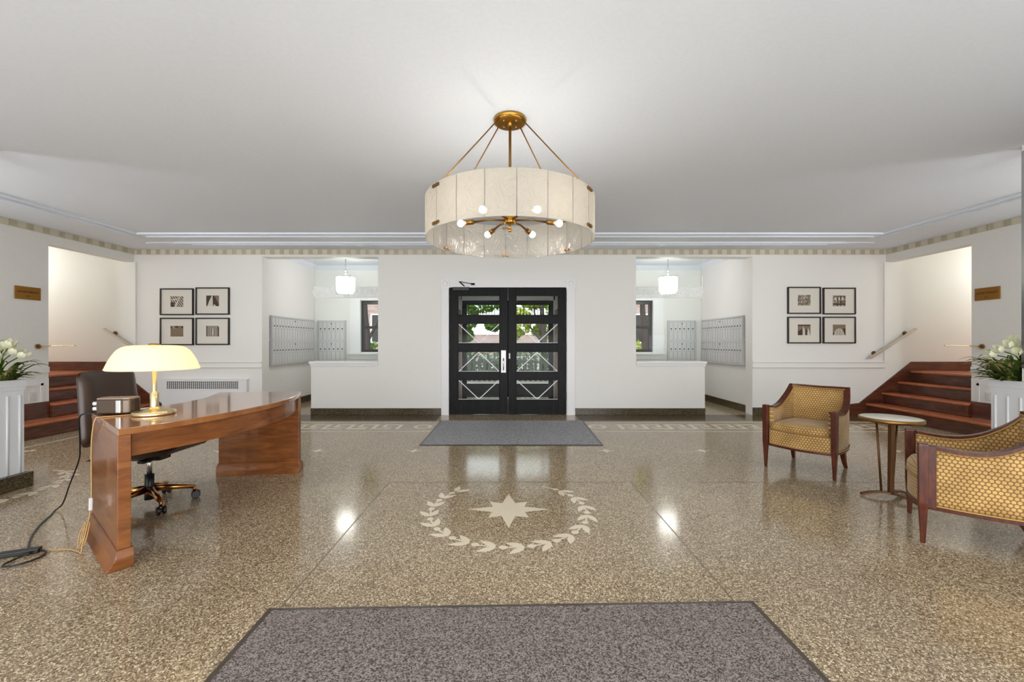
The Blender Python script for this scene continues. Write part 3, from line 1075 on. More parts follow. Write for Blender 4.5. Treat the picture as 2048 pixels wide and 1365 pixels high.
door_rows = [(591, 631), (647, 687.7), (703.5, 745), (760, 801)]
for i, (x0, x1, p0, p1) in enumerate(((DX0, -0.036, xpx(915.5), xpx(999.5)), (-0.030, DX1, xpx(1032), xpx(1117)))):
    root = empty('door_%d' % (i + 1), ((x0 + x1) / 2, D + 0.02, 0.008))
    side = ('left', 'right')[i]
    tag(root, ('left leaf of the black entrance door with silver lock plate' if i == 0 else 'right leaf of the black entrance door with small pull plate'), 'door', kind='structure')
    cx = (x0 + x1) / 2
    q0, q1 = p0 - cx, p1 - cx
    a0, a1 = x0 - cx + 0.002, x1 - cx - 0.002
    m = MB()
    y0, y1 = 0.0, 0.05
    m.box(a0, q0, y0, y1, 0, DT - 0.012)
    m.box(q1, a1, y0, y1, 0, DT - 0.012)
    zs = [DT - 0.004] + [zpx(v) for r in door_rows for v in r] + [0.008]
    for k in range(0, len(zs), 2):
        m.box(q0, q1, y0, y1, zs[k + 1] - 0.008, zs[k] - 0.008)
    # bead round each pane
    for t, b in door_rows:
        zt, zb = zpx(t) - 0.008, zpx(b) - 0.008
        for aa, bb, cc, dd in ((q0, q0 + 0.01, zb, zt), (q1 - 0.01, q1, zb, zt), (q0, q1, zb, zb + 0.01), (q0, q1, zt - 0.01, zt)):
            m.box(aa, bb, -0.006, 0.02, cc, dd)
    obj('door_frame', m, 'black_wood', root, bevel=0.003)
    for k, (t, b) in enumerate(door_rows):
        zt, zb = zpx(t) - 0.008, zpx(b) - 0.008
        m = MB(); m.box(q0 + 0.002, q1 - 0.002, 0.022, 0.027, zb + 0.002, zt - 0.002)
        pane = obj('glass_pane', m, 'door_glass', root)
        if k:
            c = MB(); mid = (q0 + q1) / 2
            top = k == 2
            for e in (q0 + 0.012, q1 - 0.012):
                pA = (e, 0.016, (zb + 0.012) if top else (zt - 0.012)); pB = (mid, 0.016, (zt - 0.012) if top else (zb + 0.012))
                c.bar(pA, pB, 0.013, 0.008, (0, 1, 0))
            c.box(q0 + 0.01, q1 - 0.01, 0.008, 0.02, zb + 0.010, zb + 0.017)
            obj('glazing_bar', c, 'lead_came', pane)
    hx = a0 if i == 0 else a1
    for z in (zpx(595), zpx(695), zpx(795)):
        h = MB(); h.box(hx - 0.012, hx + 0.012, -0.014, 0.0, z - 0.07, z + 0.07)
        h.cyl((hx, -0.016, z - 0.075), (hx, -0.016, z + 0.075), 0.009, 8)
        obj('hinge', h, 'black_plastic', root)
    if i == 0:
        h = MB(); h.box(xpx(1002) - cx, xpx(1012) - cx, -0.008, 0.0, zpx(747), zpx(702))
        pl = obj('lock_plate', h, 'aluminium', root, bevel=0.003)
        h = MB()
        hx = xpx(1007) - cx
        h.tube(spline([(hx, -0.008, zpx(718)), (hx, -0.055, zpx(722)), (hx, -0.06, zpx(730)), (hx, -0.05, zpx(738)), (hx, -0.008, zpx(742))], 6), 0.009, 8)
        h.cyl((hx, -0.008, zpx(709)), (hx, -0.018, zpx(709)), 0.018, 14)
        obj('door_handle', h, 'chrome', pl)
        h = MB(); h.box(xpx(906) - cx, xpx(939) - cx, -0.06, 0.0, zpx(583), zpx(576))
        cb = obj('door_closer', h, 'black_plastic', root, bevel=0.004)
        h = MB()
        h.bar((xpx(929) - cx, -0.05, zpx(575) + 0.005), (xpx(921) - cx, -0.16, zpx(567)), 0.022, 0.008)
        h.bar((xpx(921) - cx, -0.16, zpx(567)), (xpx(946) - cx, -0.045, zpx(570)), 0.022, 0.008)
        h.box(xpx(942) - cx, xpx(950) - cx, -0.05, -0.03, zpx(572), zpx(568))
        obj('closer_arm', h, 'black_plastic', cb)
    else:
        h = MB(); h.box(xpx(1017.5) - cx, xpx(1020.5) - cx, -0.012, 0.0, zpx(719), zpx(708))
        obj('pull_plate', h, 'outlet_white', root)

# ------------------------------------------------------------------ vestibule and outer door
w = MB()
w.box(-1.06, -1.26, D + T, 8.95, 0, 1.9, 0); w.box(0.97, 1.17, D + T, 8.95, 0, 1.9, 0)
w.box(-1.06, -1.26, D + T, 8.95, 1.9, 2.5, 1); w.box(0.97, 1.17, D + T, 8.95, 1.9, 2.5, 1)
struct('wall_vestibule', w, ['vestibule_stone', 'wall_paint'], 'tan stone side walls of the vestibule behind the entrance door', 'wall')
w = MB(); w.box(-1.26, 1.17, D + T, 9.1, 2.5, 2.6)
struct('ceiling_vestibule', w, 'ceiling_paint', 'white vestibule ceiling seen through the top door panes', 'ceiling')
OY = 8.95
w = MB(); w.box(-1.26, 1.17, OY, OY + 0.15, 2.12, 2.5)
w.box(-1.70, -1.04, OY, OY + 0.15, 0, 2.5); w.box(0.94, 1.70, OY, OY + 0.15, 0, 2.5)
struct('wall_outer', w, 'wall_paint', 'white outer wall over the street door', 'wall')
root = empty('door_3', (-0.05, OY + 0.03, 0))
tag(root, 'dark outer street door with iron key grille seen through the entrance', 'door', kind='structure')
m = MB()
hw = 0.985
m.box(-hw, -hw + 0.10, 0, 0.06, 0, 2.11); m.box(hw - 0.10, hw, 0, 0.06, 0, 2.11)
m.box(-hw + 0.10, hw - 0.10, 0, 0.06, 2.02, 2.11)
m.box(-0.05, 0.05, 0, 0.06, 0.02, 2.02)
m.box(-hw + 0.1, hw - 0.1, 0, 0.06, 0.02, 0.06)
obj('door_frame', m, 'black_wood', root, bevel=0.004)
for a, b in ((-hw + 0.10, -0.05), (0.05, hw - 0.10)):
    m = MB(); m.box(a, b, 0.01, 0.05, 0.06, 0.31)
    obj('kick_panel', m, 'black_wood', root, bevel=0.004)
    m = MB(); m.box(a, b, 0.03, 0.035, 0.31, 2.02)
    pane = obj('glass_pane', m, 'door_glass', root)
    g = MB()
    W = b - a
    n = 3
    def gb(x0, z0, x1, z1):
        g.bar((a + x0, 0.015, z0), (a + x1, 0.015, z1), 0.012, 0.012, (0, 1, 0))
    gb(0.02, 1.96, W - 0.02, 1.96); gb(0.02, 1.76, W - 0.02, 1.76)
    for k in range(n):
        u = 0.04 + k * (W - 0.08) / n
        d = (W - 0.08) / n
        gb(u, 1.76, u, 1.96)
        gb(u + 0.06, 1.76, u + 0.06, 1.91); gb(u + 0.06, 1.91, u + d - 0.06, 1.91)
        gb(u + d - 0.06, 1.91, u + d - 0.06, 1.82); gb(u + d - 0.06, 1.82, u + 0.12, 1.82); gb(u + 0.12, 1.82, u + 0.12, 1.865)
    obj('key_grille', g, 'iron', root)

# ------------------------------------------------------------------ street outside
g = MB(); g.box(-30, 30, 9.15, 60, -0.12, -0.02)
struct('pavement', g, 'pavement', 'pale pavement outside the street door', 'pavement')


def leaf_cloud(mb, blobs, n, size, mi=0):
    for k in range(n):
        c, r = random.choice(blobs)
        while True:
            d = Vector((random.uniform(-1, 1), random.uniform(-1, 1), random.uniform(-1, 1)))
            if d.length <= 1: break
        d = d.normalized() * (d.length ** 0.6)
        p = Vector((c[0] + d.x * r[0], c[1] + d.y * r[1], c[2] + d.z * r[2]))
        a = Vector((random.gauss(0, 1), random.gauss(0, 1), random.gauss(0, 1))).normalized()
        b = a.cross(Vector((random.gauss(0, 1), random.gauss(0, 1), random.gauss(0, 1)))).normalized()
        s_ = size * random.uniform(0.6, 1.3)
        mb.add([p - a * s_, p + b * s_ * 0.45, p + a * s_, p - b * s_ * 0.45], [(0, 1, 2, 3)], mi)


def tree(x, y, h, branches, blobs, n, leafmat, label, size=0.10):
    root = empty('street_tree', (x, y, -0.02))
    tag(root, label, 'tree', 'street trees')
    m = MB()
    m.tube(spline([(0, 0, 0), (0.03, 0, h * 0.35), (-0.05, 0, h * 0.7), (0.05, 0, h)], 5), [0.13 - 0.075 * i / 15 for i in range(16)], 9)
    for b in branches:
        m.tube(spline(b, 4), [0.06 - 0.045 * i / (4 * (len(b) - 1)) for i in range(4 * (len(b) - 1) + 1)], 7)
    obj('trunk', m, 'bark', root)
    m = MB(); leaf_cloud(m, blobs, n, size)
    obj('foliage', m, leafmat, root, recalc=False)


tree(1.20, 15.0, 3.6, [[(0, 0, 1.2), (-0.4, 0, 1.7), (-0.9, 0.1, 2.3)], [(0, 0, 1.5), (-0.3, 0, 2.2), (-0.35, 0, 2.9)], [(0, 0, 1.3), (0.4, 0, 2.0), (0.7, 0, 2.7)]],
     [((-0.9, 0.2, 2.0), (0.55, 0.5, 0.5)), ((-0.3, 0.3, 2.8), (0.6, 0.5, 0.35)), ((0.6, 0.2, 2.5), (0.5, 0.5, 0.5)), ((-1.2, 0.5, 1.55), (0.4, 0.3, 0.3)), ((0.2, 0.6, 1.7), (0.6, 0.3, 0.35))],
     2600, 'leaf_yellow', 'forked dark street tree behind the right door leaf')
tree(-2.4, 16.2, 3.4, [[(0, 0, 1.3), (0.5, 0, 1.8), (1.3, 0, 2.2)], [(0, 0, 1.7), (0.5, 0.1, 2.4), (1.0, 0, 3.0)]],
     [((0.7, 0.0, 2.2), (0.5, 0.5, 0.5)), ((1.3, 0.1, 2.75), (0.8, 0.5, 0.35)), ((1.75, 0, 1.95), (0.35, 0.4, 0.3)), ((0.2, 0, 2.7), (0.6, 0.5, 0.5)), ((0.75, 0, 1.5), (0.22, 0.3, 0.25))],
     2600, 'leaf_green', 'leafy green street tree behind the left door leaf')
tree(-4.5, 13.0, 3.5, [[(0, 0, 1.2), (0.35, 0, 1.9), (0.5, 0, 2.6)], [(0, 0, 1.6), (-0.3, 0, 2.2), (-0.5, 0, 2.8)]],
     [((0.2, 0.4, 0.75), (0.9, 0.4, 0.5)), ((0.4, 0, 3.0), (0.8, 0.5, 0.4))], 700, 'leaf_green', 'dark trunk of the tree outside the left mailroom window')
tree(4.2, 13.0, 3.5, [[(0, 0, 1.2), (-0.35, 0, 1.9), (-0.5, 0, 2.6)], [(0, 0, 1.6), (0.3, 0, 2.2), (0.5, 0, 2.8)]],
     [((-0.1, 0.4, 0.75), (0.9, 0.4, 0.5)), ((-0.3, 0, 3.0), (0.8, 0.5, 0.4))], 700, 'leaf_yellow', 'dark trunk of the tree outside the right mailroom window')
m = MB()
leaf_cloud(m, [((x, 13.9, 0.62), (0.5, 0.3, 0.55)) for x in [-2.6 + 0.5 * k for k in range(12)]], 3600, 0.07)
tag(obj('hedge', m, 'leaf_dark', recalc=False), 'green garden hedge behind the picket fence outside', 'hedge')
# picket fence
root = empty('picket_fence', (0, 13.0, -0.02))
tag(root, 'dark picket fence in front of the hedge across the path', 'fence')
for k in range(30):
    x = -2.4 + k * 0.16
    if k == 0:
        m = MB()
        m.slab([(-0.045, 0, 0.02), (0.045, 0, 0.02), (0.045, 0, 0.70), (0, 0, 0.78), (-0.045, 0, 0.70)], (0, 0.02, 0))
        pk = obj('picket', m, 'fence_paint', root); p0 = pk
    else:
        pk = p0.copy(); C.objects.link(pk); pk.parent = root
    pk.location = (x, 0, 0)
for z in (0.2, 0.58):
    m = MB(); m.box(-2.5, 2.35, 0.02, 0.05, z, z + 0.06)
    obj('rail', m, 'fence_paint', root)
h = MB(); h.box(-24, 24, 40, 42, -0.02, 2.0)
struct('wall_across_street', h, 'house_brick', 'low pale brick wall across the street', 'wall')
for s, nm in ((-1, 'left'), (1, 'right')):
    root = empty('brick_house', (s * 8.7, 24, -0.02))
    tag(root, f'pale brick house across the street, seen through the {nm} mailroom window', 'house', 'houses across the street')
    h = MB(); h.box(-5.3, 5.3, 0, 2, 0, 9)
    obj('facade', h, 'house_brick', root)
    for x in (-3.6, -1.2, 1.2, 3.6):
        for z in (1.2, 4.2):
            h = MB(); h.box(x - 0.55, x + 0.55, -0.05, 0.0, z, z + 1.7)
            fo = obj('window', h, 'outlet_white', root)
            h = MB(); h.box(x - 0.46, x + 0.46, -0.07, -0.05, z + 0.08, z + 0.82); h.box(x - 0.46, x + 0.46, -0.07, -0.05, z + 0.9, z + 1.62)
            obj('pane', h, 'window_black', fo)


# ------------------------------------------------------------------ stairs and handrails
NOSE = [5.90, 6.16, 6.42, 6.64]
TZ = [0.195, 0.375, 0.555, 0.735]
for s, nm in ((-1, 'left'), (1, 'right')):
    root = empty('staircase', (s * 6.2, 6.2, 0))
    tag(root, f'dark brown wooden stairs with worn treads climbing to the {nm}' + (' behind the desk' if s < 0 else ' behind the armchairs'), 'stairs', 'lobby stairs')
    R = (s * 6.2, 6.2)
    ends = [4.6, JAMB, JAMB, JAMB]
    for k in range(4):
        x0 = s * NOSE[k] - R[0]
        x1 = (s * (NOSE[k + 1] + 0.03) - R[0]) if k < 3 else s * 10.58 - R[0]
        if k == 0:
            x1f = s * 6.248 - R[0]
        yb = D - R[1]; ya = ends[k] - R[1]
        m = MB()
        z = TZ[k]
        m.box(x0 + s * 0.03, x1, ya + (0.003 if k else 0), yb, TZ[k] - 0.18 if k else 0.0, z - 0.035)
        st = obj('step', m, 'stair_riser', root, bevel=0.004)
        m = MB()
        m.box(x0, x1, ya + (0.003 if k else 0), yb, z - 0.035, z)
        obj('tread', m, 'stair_tread', st, bevel=0.012, seg=3)
    # stringer board on the back wall, baseboard of the landing
    Y0 = D - R[1]
    m = MB()
    def bx(x): return s * x - R[0]
    sx0 = 5.77 if s < 0 else 5.55
    m.slab([(bx(sx0), Y0 - 0.022, 0.0), (bx(5.93), Y0 - 0.022, 0.0), (bx(6.75), Y0 - 0.022, 0.50), (bx(10.5), Y0 - 0.022, 0.735), (bx(10.5), Y0 - 0.022, 0.885), (bx(6.66), Y0 - 0.022, 0.885), (bx(5.80), Y0 - 0.022, 0.20), (bx(sx0), Y0 - 0.022, 0.17)], (0, 0.022, 0))
    obj('stringer', m, 'stair_riser', root)
    m = MB()
    m.box(bx(6.25), bx(6.232), 4.62 - R[1], JAMB - R[1], 0.195, 0.41)
    obj('skirting', m, 'stair_riser', root, bevel=0.003)

    hr = empty('handrail', (s * 6.3, D, 1.18))
    tag(hr, f'slim metal handrail sloping up the back wall by the {nm} stairs', 'handrail', 'sloping handrails')
    A = Vector((s * 5.92 - s * 6.3, -0.075, 0.945 - 1.18)); B = Vector((s * 6.68 - s * 6.3, -0.075, 1.43 - 1.18))
    m = MB(); m.bar(A, B, 0.04, 0.034)
    obj('rail', m, 'rail_steel', hr, bevel=0.004)
    for t in (0.16, 0.84):
        p = A.lerp(B, t)
        m = MB(); m.cyl((p.x, 0.0, p.z + 0.005), (p.x, -0.012, p.z + 0.005), 0.035, 14)
        m.tube(spline([(p.x, -0.01, p.z), (p.x, -0.05, p.z - 0.035), (p.x, -0.075, p.z - 0.006)], 5), 0.008, 8)
        obj('bracket', m, 'antique_brass', hr)
    hr = empty('handrail', (s * 6.25, JAMB - 0.1, 1.15))
    tag(hr, f'short brass handrail wrapping the corner of the {nm} side wall', 'handrail', 'corner handrails')
    m = MB()
    P = [(-s * 0.05, -0.03, 0.0), (-s * 0.07, 0.06, 0.01), (-s * 0.17, 0.13, 0.012), (-s * 0.29, 0.17, 0.012)]
    for a, b in zip(P[:-1], P[1:]):
        m.bar(a, b, 0.035, 0.016)
    obj('rail', m, 'pale_brass', hr, bevel=0.003)
    m = MB(); m.cyl((0, -0.03, 0), (-s * 0.014, -0.03, 0), 0.032, 14); m.cyl((-s * 0.01, -0.03, 0), (-s * 0.06, -0.03, 0.0), 0.010, 8)
    obj('bracket', m, 'antique_brass', hr)

    # brass apartment plaque
    pq = empty('wall_plaque', (s * 6.25, 5.375 if s < 0 else 5.43, 1.76))
    tag(pq, f'brass apartments plaque on the {nm} side wall', 'plaque', 'apartment plaques')
    m = MB(); m.box(0, -s * 0.012, -0.145, 0.145, 0, 0.165)
    obj('plate', m, 'plaque', pq, bevel=0.004)
    for txt, z, sz in (('APARTMENTS', 0.082, 0.040), ('A-C' if s > 0 else 'D-F', 0.030, 0.032)):
        cu = bpy.data.curves.new('lettering', 'FONT')
        cu.body = txt; cu.size = sz; cu.align_x = 'CENTER'; cu.extrude = 0.0008
        cu.materials.append(MATS['plaque_text'])
        tmp = bpy.data.objects.new('lettering_curve', cu); C.objects.link(tmp)
        bpy.context.view_layer.update()
        tm = bpy.data.meshes.new_from_object(tmp.evaluated_get(bpy.context.evaluated_depsgraph_get()))
        bpy.data.objects.remove(tmp)
        t = bpy.data.objects.new('lettering', tm); C.objects.link(t); t.parent = pq
        t.location = (-s * 0.0130, 0, z)
        t.rotation_euler = (pi / 2, 0, pi / 2 if s < 0 else -pi / 2)
    # electric outlet in the panel
    ot = empty('wall_outlet', (s * 6.244, 5.42, 0.44))
    tag(ot, f'white double electric outlet low on the {nm} side wall', 'outlet', 'low outlets')
    m = MB(); m.box(0, -s * 0.006, -0.035, 0.035, 0, 0.115)
    obj('plate', m, 'outlet_white', ot, bevel=0.003)
    for z in (0.035, 0.08):
        m = MB(); m.box(-s * 0.006, -s * 0.009, -0.016, 0.016, z - 0.014, z + 0.014)
        m.box(-s * 0.0091, -s * 0.0096, -0.008, -0.005, z - 0.006, z + 0.006, 1); m.box(-s * 0.0091, -s * 0.0096, 0.005, 0.008, z - 0.006, z + 0.006, 1)
        obj('socket', m, ['outlet_white', 'shade_and_detail_grey'], ot)

# ------------------------------------------------------------------ radiator cover
root = empty('radiator_cover', (-5.045, D, 0))
tag(root, 'white radiator cover with pierced grille on the wall behind the desk', 'radiator cover')
m = MB(); m.box(-0.70, 0.70, -0.055, 0, 0.0, 0.585)
m.box(-0.715, 0.715, -0.065, 0, 0.585, 0.60)
obj('panel', m, 'white_trim', root, bevel=0.004)
m = MB()
m.box(-0.615, 0.565, -0.058, -0.0555, 0.44, 0.565, 1)
for k in range(37):
    x = -0.615 + 1.18 * k / 36
    m.box(x - 0.0045, x + 0.0045, -0.064, -0.058, 0.44, 0.565)
for k in range(5):
    z = 0.44 + 0.125 * k / 4
    m.box(-0.62, 0.57, -0.0642, -0.058, z - 0.004, z + 0.004)
obj('grille', m, ['white_trim', 'dark_slot'], root)


# ------------------------------------------------------------------ framed pictures
def print_mat(name, seed, kind):
    m, nt, p = new_mat(name)
    tc = nt.nodes.new('ShaderNodeTexCoord')
    mp = nt.nodes.new('ShaderNodeMapping')
    mp.inputs['Location'].default_value = (seed * 1.7, seed * 0.6, seed)
    nt.links.new(tc.outputs['Object'], mp.inputs['Vector'])
    if kind == 'wave':
        t = nt.nodes.new('ShaderNodeTexWave'); t.inputs['Scale'].default_value = 9 + seed
        t.inputs['Distortion'].default_value = 3.0; t.bands_direction = 'X'
        mp.inputs['Rotation'].default_value = (0, 0.6, 0)
    elif kind == 'bars':
        t = nt.nodes.new('ShaderNodeTexWave'); t.inputs['Scale'].default_value = 12
        t.inputs['Distortion'].default_value = 1.2; t.bands_direction = 'X'
    else:
        t = nt.nodes.new('ShaderNodeTexNoise'); t.inputs['Scale'].default_value = 40
        t.inputs['Detail'].default_value = 4
    nt.links.new(mp.outputs[0], t.inputs['Vector'])
    r = ramp(nt, [(0.25, srgb(56, 42, 30)), (0.5, srgb(124, 110, 94)), (0.75, srgb(206, 198, 184))])
    nt.links.new(t.outputs['Fac'] if 'Fac' in t.outputs else t.outputs[0], r.inputs['Fac'])
    nt.links.new(r.outputs['Color'], p.inputs['Base Color'])
    p.inputs['Roughness'].default_value = 0.5
    MATS[name] = m
    return name


plain('print_dark', srgb(62, 42, 26), 0.5)
plain('print_mid', srgb(128, 108, 84), 0.5)
plain('print_light', srgb(206, 200, 188), 0.5)
pic_specs = [
    (322, 388.5, 577.5, 631, 'wave', 'upper left', 'left', 'sepia print of slanting stripes'),
    (393, 460, 575.5, 630, 'peak', 'upper right', 'left', 'sepia print of a pale spire'),
    (322, 388.5, 636, 691, 'noise', 'lower left', 'left', 'tan sepia print of a building front'),
    (393, 460, 636, 690.5, 'bars', 'lower right', 'left', 'dark sepia print of vertical columns'),
    (1574, 1640, 574.5, 628.5, 'noise2', 'upper left', 'right', 'grey print with fine pattern'),
    (1644.5, 1709.5, 576, 629.5, 'arches', 'upper right', 'right', 'sepia print of arches and pillars'),
    (1574, 1640, 634, 687.5, 'towers', 'lower left', 'right', 'brown sepia print of pale towers'),
    (1644.5, 1709.5, 634, 687.5, 'dome', 'lower right', 'right', 'grey print of a rounded ribbed dome'),
]
for i, (x0, x1, y0, y1, kind, pos, grp, what) in enumerate(pic_specs):
    X0, X1, Z0, Z1 = xpx(x0), xpx(x1), zpx(y1), zpx(y0)
    W, H = (X1 - X0) / 2, (Z1 - Z0)
    root = empty('framed_picture', ((X0 + X1) / 2, D, Z0))
    tag(root, f'{what}, {pos} of the four pictures on the {grp}', 'picture', f'four framed prints on the back wall, {grp} side')
    m = MB(); t = 0.02
    for a, b, c, d in ((-W, W, 0, t), (-W, W, H - t, H), (-W, -W + t, t, H - t), (W - t, W, t, H - t)):
        m.box(a, b, -0.028, 0, c, d)
    obj('frame', m, 'picture_frame', root, bevel=0.002)
    m = MB(); m.box(-W + t, W - t, -0.014, -0.002, t, H - t)
    obj('mat_board', m, 'mat_board', root)
    pw, ph = 0.105, 0.088; cz = H * 0.5 + 0.004
    bl = 'wave' if kind == 'wave' else 'bars' if kind in ('bars', 'dome') else 'noise'
    mats = [print_mat('print_%d' % i, i + 1, bl), 'print_dark', 'print_mid', 'print_light']
    m = MB(); m.box(-pw, pw, -0.0155, -0.014, cz - ph, cz + ph, 0)
    def pp(pts, mi, yy=-0.0158):
        m.add([(u * pw, yy, cz + v * ph) for u, v in pts], [list(range(len(pts)))], mi)
    if kind == 'wave':
        pp([(-1, -1), (-0.4, -1), (-0.4, -0.2), (-1, -0.1)], 1); pp([(-0.9, 0.2), (0.0, 0.3), (0.1, 0.6), (-0.8, 0.4)], 3)
        pp([(-0.4, -1), (0.4, 1), (0.55, 1), (-0.1, -1)], 3)
    elif kind == 'peak':
        pp([(-1, -1), (1, -1), (1, 1), (-1, 1)], 1); pp([(-0.85, -1), (0.05, -1), (0.0, 1), (-0.12, 1), (-0.55, -0.1)], 3, -0.0160)
        pp([(0.25, 1), (1, 1), (1, -0.6)], 2, -0.0160); pp([(0.15, -1), (0.45, -1), (0.45, -0.75), (0.15, -0.7)], 3, -0.0160)
    elif kind == 'noise':
        pp([(-1, 0.5), (1, 0.55), (1, -1), (-1, -1)], 2); pp([(-0.2, 0.6), (0.2, 0.6), (0.2, 1), (-0.2, 1)], 1, -0.016)
        pp([(-1, 0.6), (-0.8, 0.6), (-0.8, 1), (-1, 1)], 1, -0.016); pp([(0.75, 0.6), (1, 0.6), (1, 1), (0.75, 1)], 1, -0.016)
    elif kind == 'bars':
        pp([(-1, -1), (-0.82, -1), (-0.82, 1), (-1, 1)], 1); pp([(0.84, -1), (1, -1), (1, 0.8), (0.84, 0.8)], 1)
        pp([(-0.08, -0.8), (0.08, -0.8), (0.08, 0.6), (-0.08, 0.6)], 3)
    elif kind == 'noise2':
        pp([(-0.12, 0.35), (0.0, 0.75), (0.12, 0.35)], 3); pp([(-0.25, -0.9), (-0.1, -0.9), (-0.1, -0.2), (-0.25, -0.2)], 2); pp([(0.15, -0.9), (0.3, -0.9), (0.3, -0.2), (0.15, -0.2)], 2)
    elif kind == 'arches':
        for u in (-0.75, -0.2, 0.35):
            pp([(u, 0.15), (u + 0.35, 0.15), (u + 0.3, 0.6), (u + 0.17, 0.75), (u + 0.05, 0.6)], 3)
        pp([(-1, -0.75), (1, -0.75), (1, -0.5), (-1, -0.5)], 1)
        for u in (-0.28, 0.15):
            pp([(u, -1), (u + 0.14, -1), (u + 0.14, 0.9), (u, 0.9)], 1, -0.016)
    elif kind == 'towers':
        pp([(-1, -1), (1, -1), (1, 1), (-1, 1)], 2); pp([(-1, -1), (-0.2, -1), (-0.2, 0.3), (-1, -0.3)], 1, -0.0159); pp([(-1, 0.75), (1, 0.75), (1, 1), (-1, 1)], 1, -0.0159)
        pp([(-0.25, -1), (0.15, -1), (0.1, 0.1), (-0.05, 0.35), (-0.15, 0.8), (-0.25, 0.1)], 3, -0.0161)
        pp([(0.5, -1), (0.95, -1), (0.8, -0.2), (0.6, 0.4)], 3, -0.0161); pp([(0.2, -1), (0.45, -1), (0.45, 0.1), (0.2, 0.1)], 1, -0.0160)
    elif kind == 'dome':
        pp([(-1, -1), (1, -1), (1, 1), (-1, 1)], 2)
        arc = [(cos(pi * k / 16) * 0.85, sin(pi * k / 16) * 1.3 - 1) for k in range(17)]
        pp(arc, 3, -0.0159)
        for u in (-0.5, -0.25, 0, 0.25, 0.5):
            pp([(u - 0.03, -1), (u + 0.03, -1), (u + 0.03, sqrt(1 - (u / 0.85) ** 2) * 1.3 - 1), (u - 0.03, sqrt(1 - (u / 0.85) ** 2) * 1.3 - 1)], 1, -0.0161)
        pp([(-1, -1), (-0.85, -1), (-0.7, -0.4), (-1, -0.6)], 1, -0.016); pp([(1, -1), (0.85, -1), (0.5, 0.2), (1, 0.3)], 1, -0.016)
    obj('print', m, mats, root, recalc=False)


# ------------------------------------------------------------------ chandelier
CHX, CHY, CHZ = 0.0, 2.88, CZ
root = empty('chandelier', (CHX, CHY, CHZ))
tag(root, 'large brass drum chandelier of rippled glass panels hanging from the ceiling', 'chandelier')
m = MB(); m.lathe([(0.001, 0), (0.112, 0), (0.115, -0.006), (0.112, -0.022), (0.1, -0.026), (0.001, -0.026)], n=40)
for a in (45, 135, 225, 315):
    m.sphere((0.06 * cos(radians(a)), 0.06 * sin(radians(a)), -0.03), 0.007, 5)
m.lathe([(0.016, -0.026), (0.016, -0.05), (0.001, -0.05)], n=14)
obj('canopy', m, 'brass', root)
ZT, ZB_, RD = 2.175 - CHZ, 1.905 - CHZ, 0.572
m = MB(); m.cyl((0, 0, -0.03), (0, 0, 2.06 - CHZ), 0.0095, 12)
obj('stem', m, 'antique_brass', root)
seam = lambda k: radians(-90 + 3.7 + 18 * k)      # seam angle, -90 deg faces the camera
clips = [-3, 3, 7, 13]
for k in clips:
    a = seam(k)
    m = MB(); m.cyl((0.095 * cos(a), 0.095 * sin(a), -0.024), ((RD - 0.01) * cos(a), (RD - 0.01) * sin(a), ZT - 0.01), 0.0042, 8)
    obj('hanging_rod', m, 'antique_brass', root)
pan0 = None
for k in range(20):
    if pan0 is None:
        m = MB(); v = []; f = []
        n = 6
        hw = radians(9.0)
        for j in range(n + 1):
            a = -hw * 0.978 + 2 * hw * 0.978 * j / n
            for r in (RD, RD + 0.006):
                for z in (ZB_, ZT):
                    v.append((r * cos(a), r * sin(a), z))
        for j in range(n):
            b = 4 * j
            f += [(b + 2, b + 6, b + 7, b + 3), (b, b + 4, b + 6, b + 2), (b + 1, b + 3, b + 7, b + 5)]
        f += [(0, 2, 3, 1), (4 * n, 4 * n + 1, 4 * n + 3, 4 * n + 2)]
        m.add(v, f, 0, False)
        m.add(v, [(4 * j, 4 * j + 1, 4 * j + 5, 4 * j + 4) for j in range(n)], 1, False)
        pan0 = obj('glass_panel', m, ['ripple_glass', 'ripple_glass_inner'], root); pn = pan0
    else:
        pn = pan0.copy(); C.objects.link(pn); pn.parent = root
    pn.rotation_euler = (0, 0, seam(k) + radians(9))
for k in clips + [10]:
    a = seam(k)
    for z in (ZT - 0.022, ZB_ + 0.022):
        m = MB()
        for da in (-0.03, 0.03):
            m.cyl(((RD - 0.008) * cos(a + da), (RD - 0.008) * sin(a + da), z), ((RD + 0.018) * cos(a + da), (RD + 0.018) * sin(a + da), z), 0.0085, 10)
        t = Vector((-sin(a), cos(a), 0)); c = Vector(((RD + 0.012) * cos(a), (RD + 0.012) * sin(a), z))
        m.bar(c - t * 0.036, c + t * 0.036, 0.010, 0.016)
        obj('clip', m, 'antique_brass', root)
m = MB(); m.lathe([(0.001, 0.03), (0.035, 0.03), (0.038, 0.02), (0.038, -0.02), (0.034, -0.03), (0.001, -0.03)], cz=2.055 - CHZ, n=24)
m.cyl((0, 0, 2.03 - CHZ), (0, 0, 1.985 - CHZ), 0.006, 8); m.sphere((0, 0, 1.98 - CHZ), 0.013, 6)
obj('hub', m, 'brass', root)
for k in range(6):
    a = radians(60 * k)
    d = Vector((cos(a), sin(a), 0))
    z = 2.05 - CHZ
    m = MB(); m.tube([d * 0.03 + Vector((0, 0, z)), d * 0.15 + Vector((0, 0, z + 0.005)), d * 0.255 + Vector((0, 0, z - 0.012))], [0.008, 0.007, 0.008], 8)
    arm = obj('arm', m, 'antique_brass', root)
    m = MB(); m.tube([d * 0.25 + Vector((0, 0, z - 0.011)), d * 0.315 + Vector((0, 0, z - 0.018))], 0.017, 14)
    obj('socket', m, 'antique_brass', arm)
    m = MB(); m.sphere(d * 0.342 + Vector((0, 0, z - 0.021)), 0.023, 8)
    obj('bulb', m, 'bulb_glow', arm)

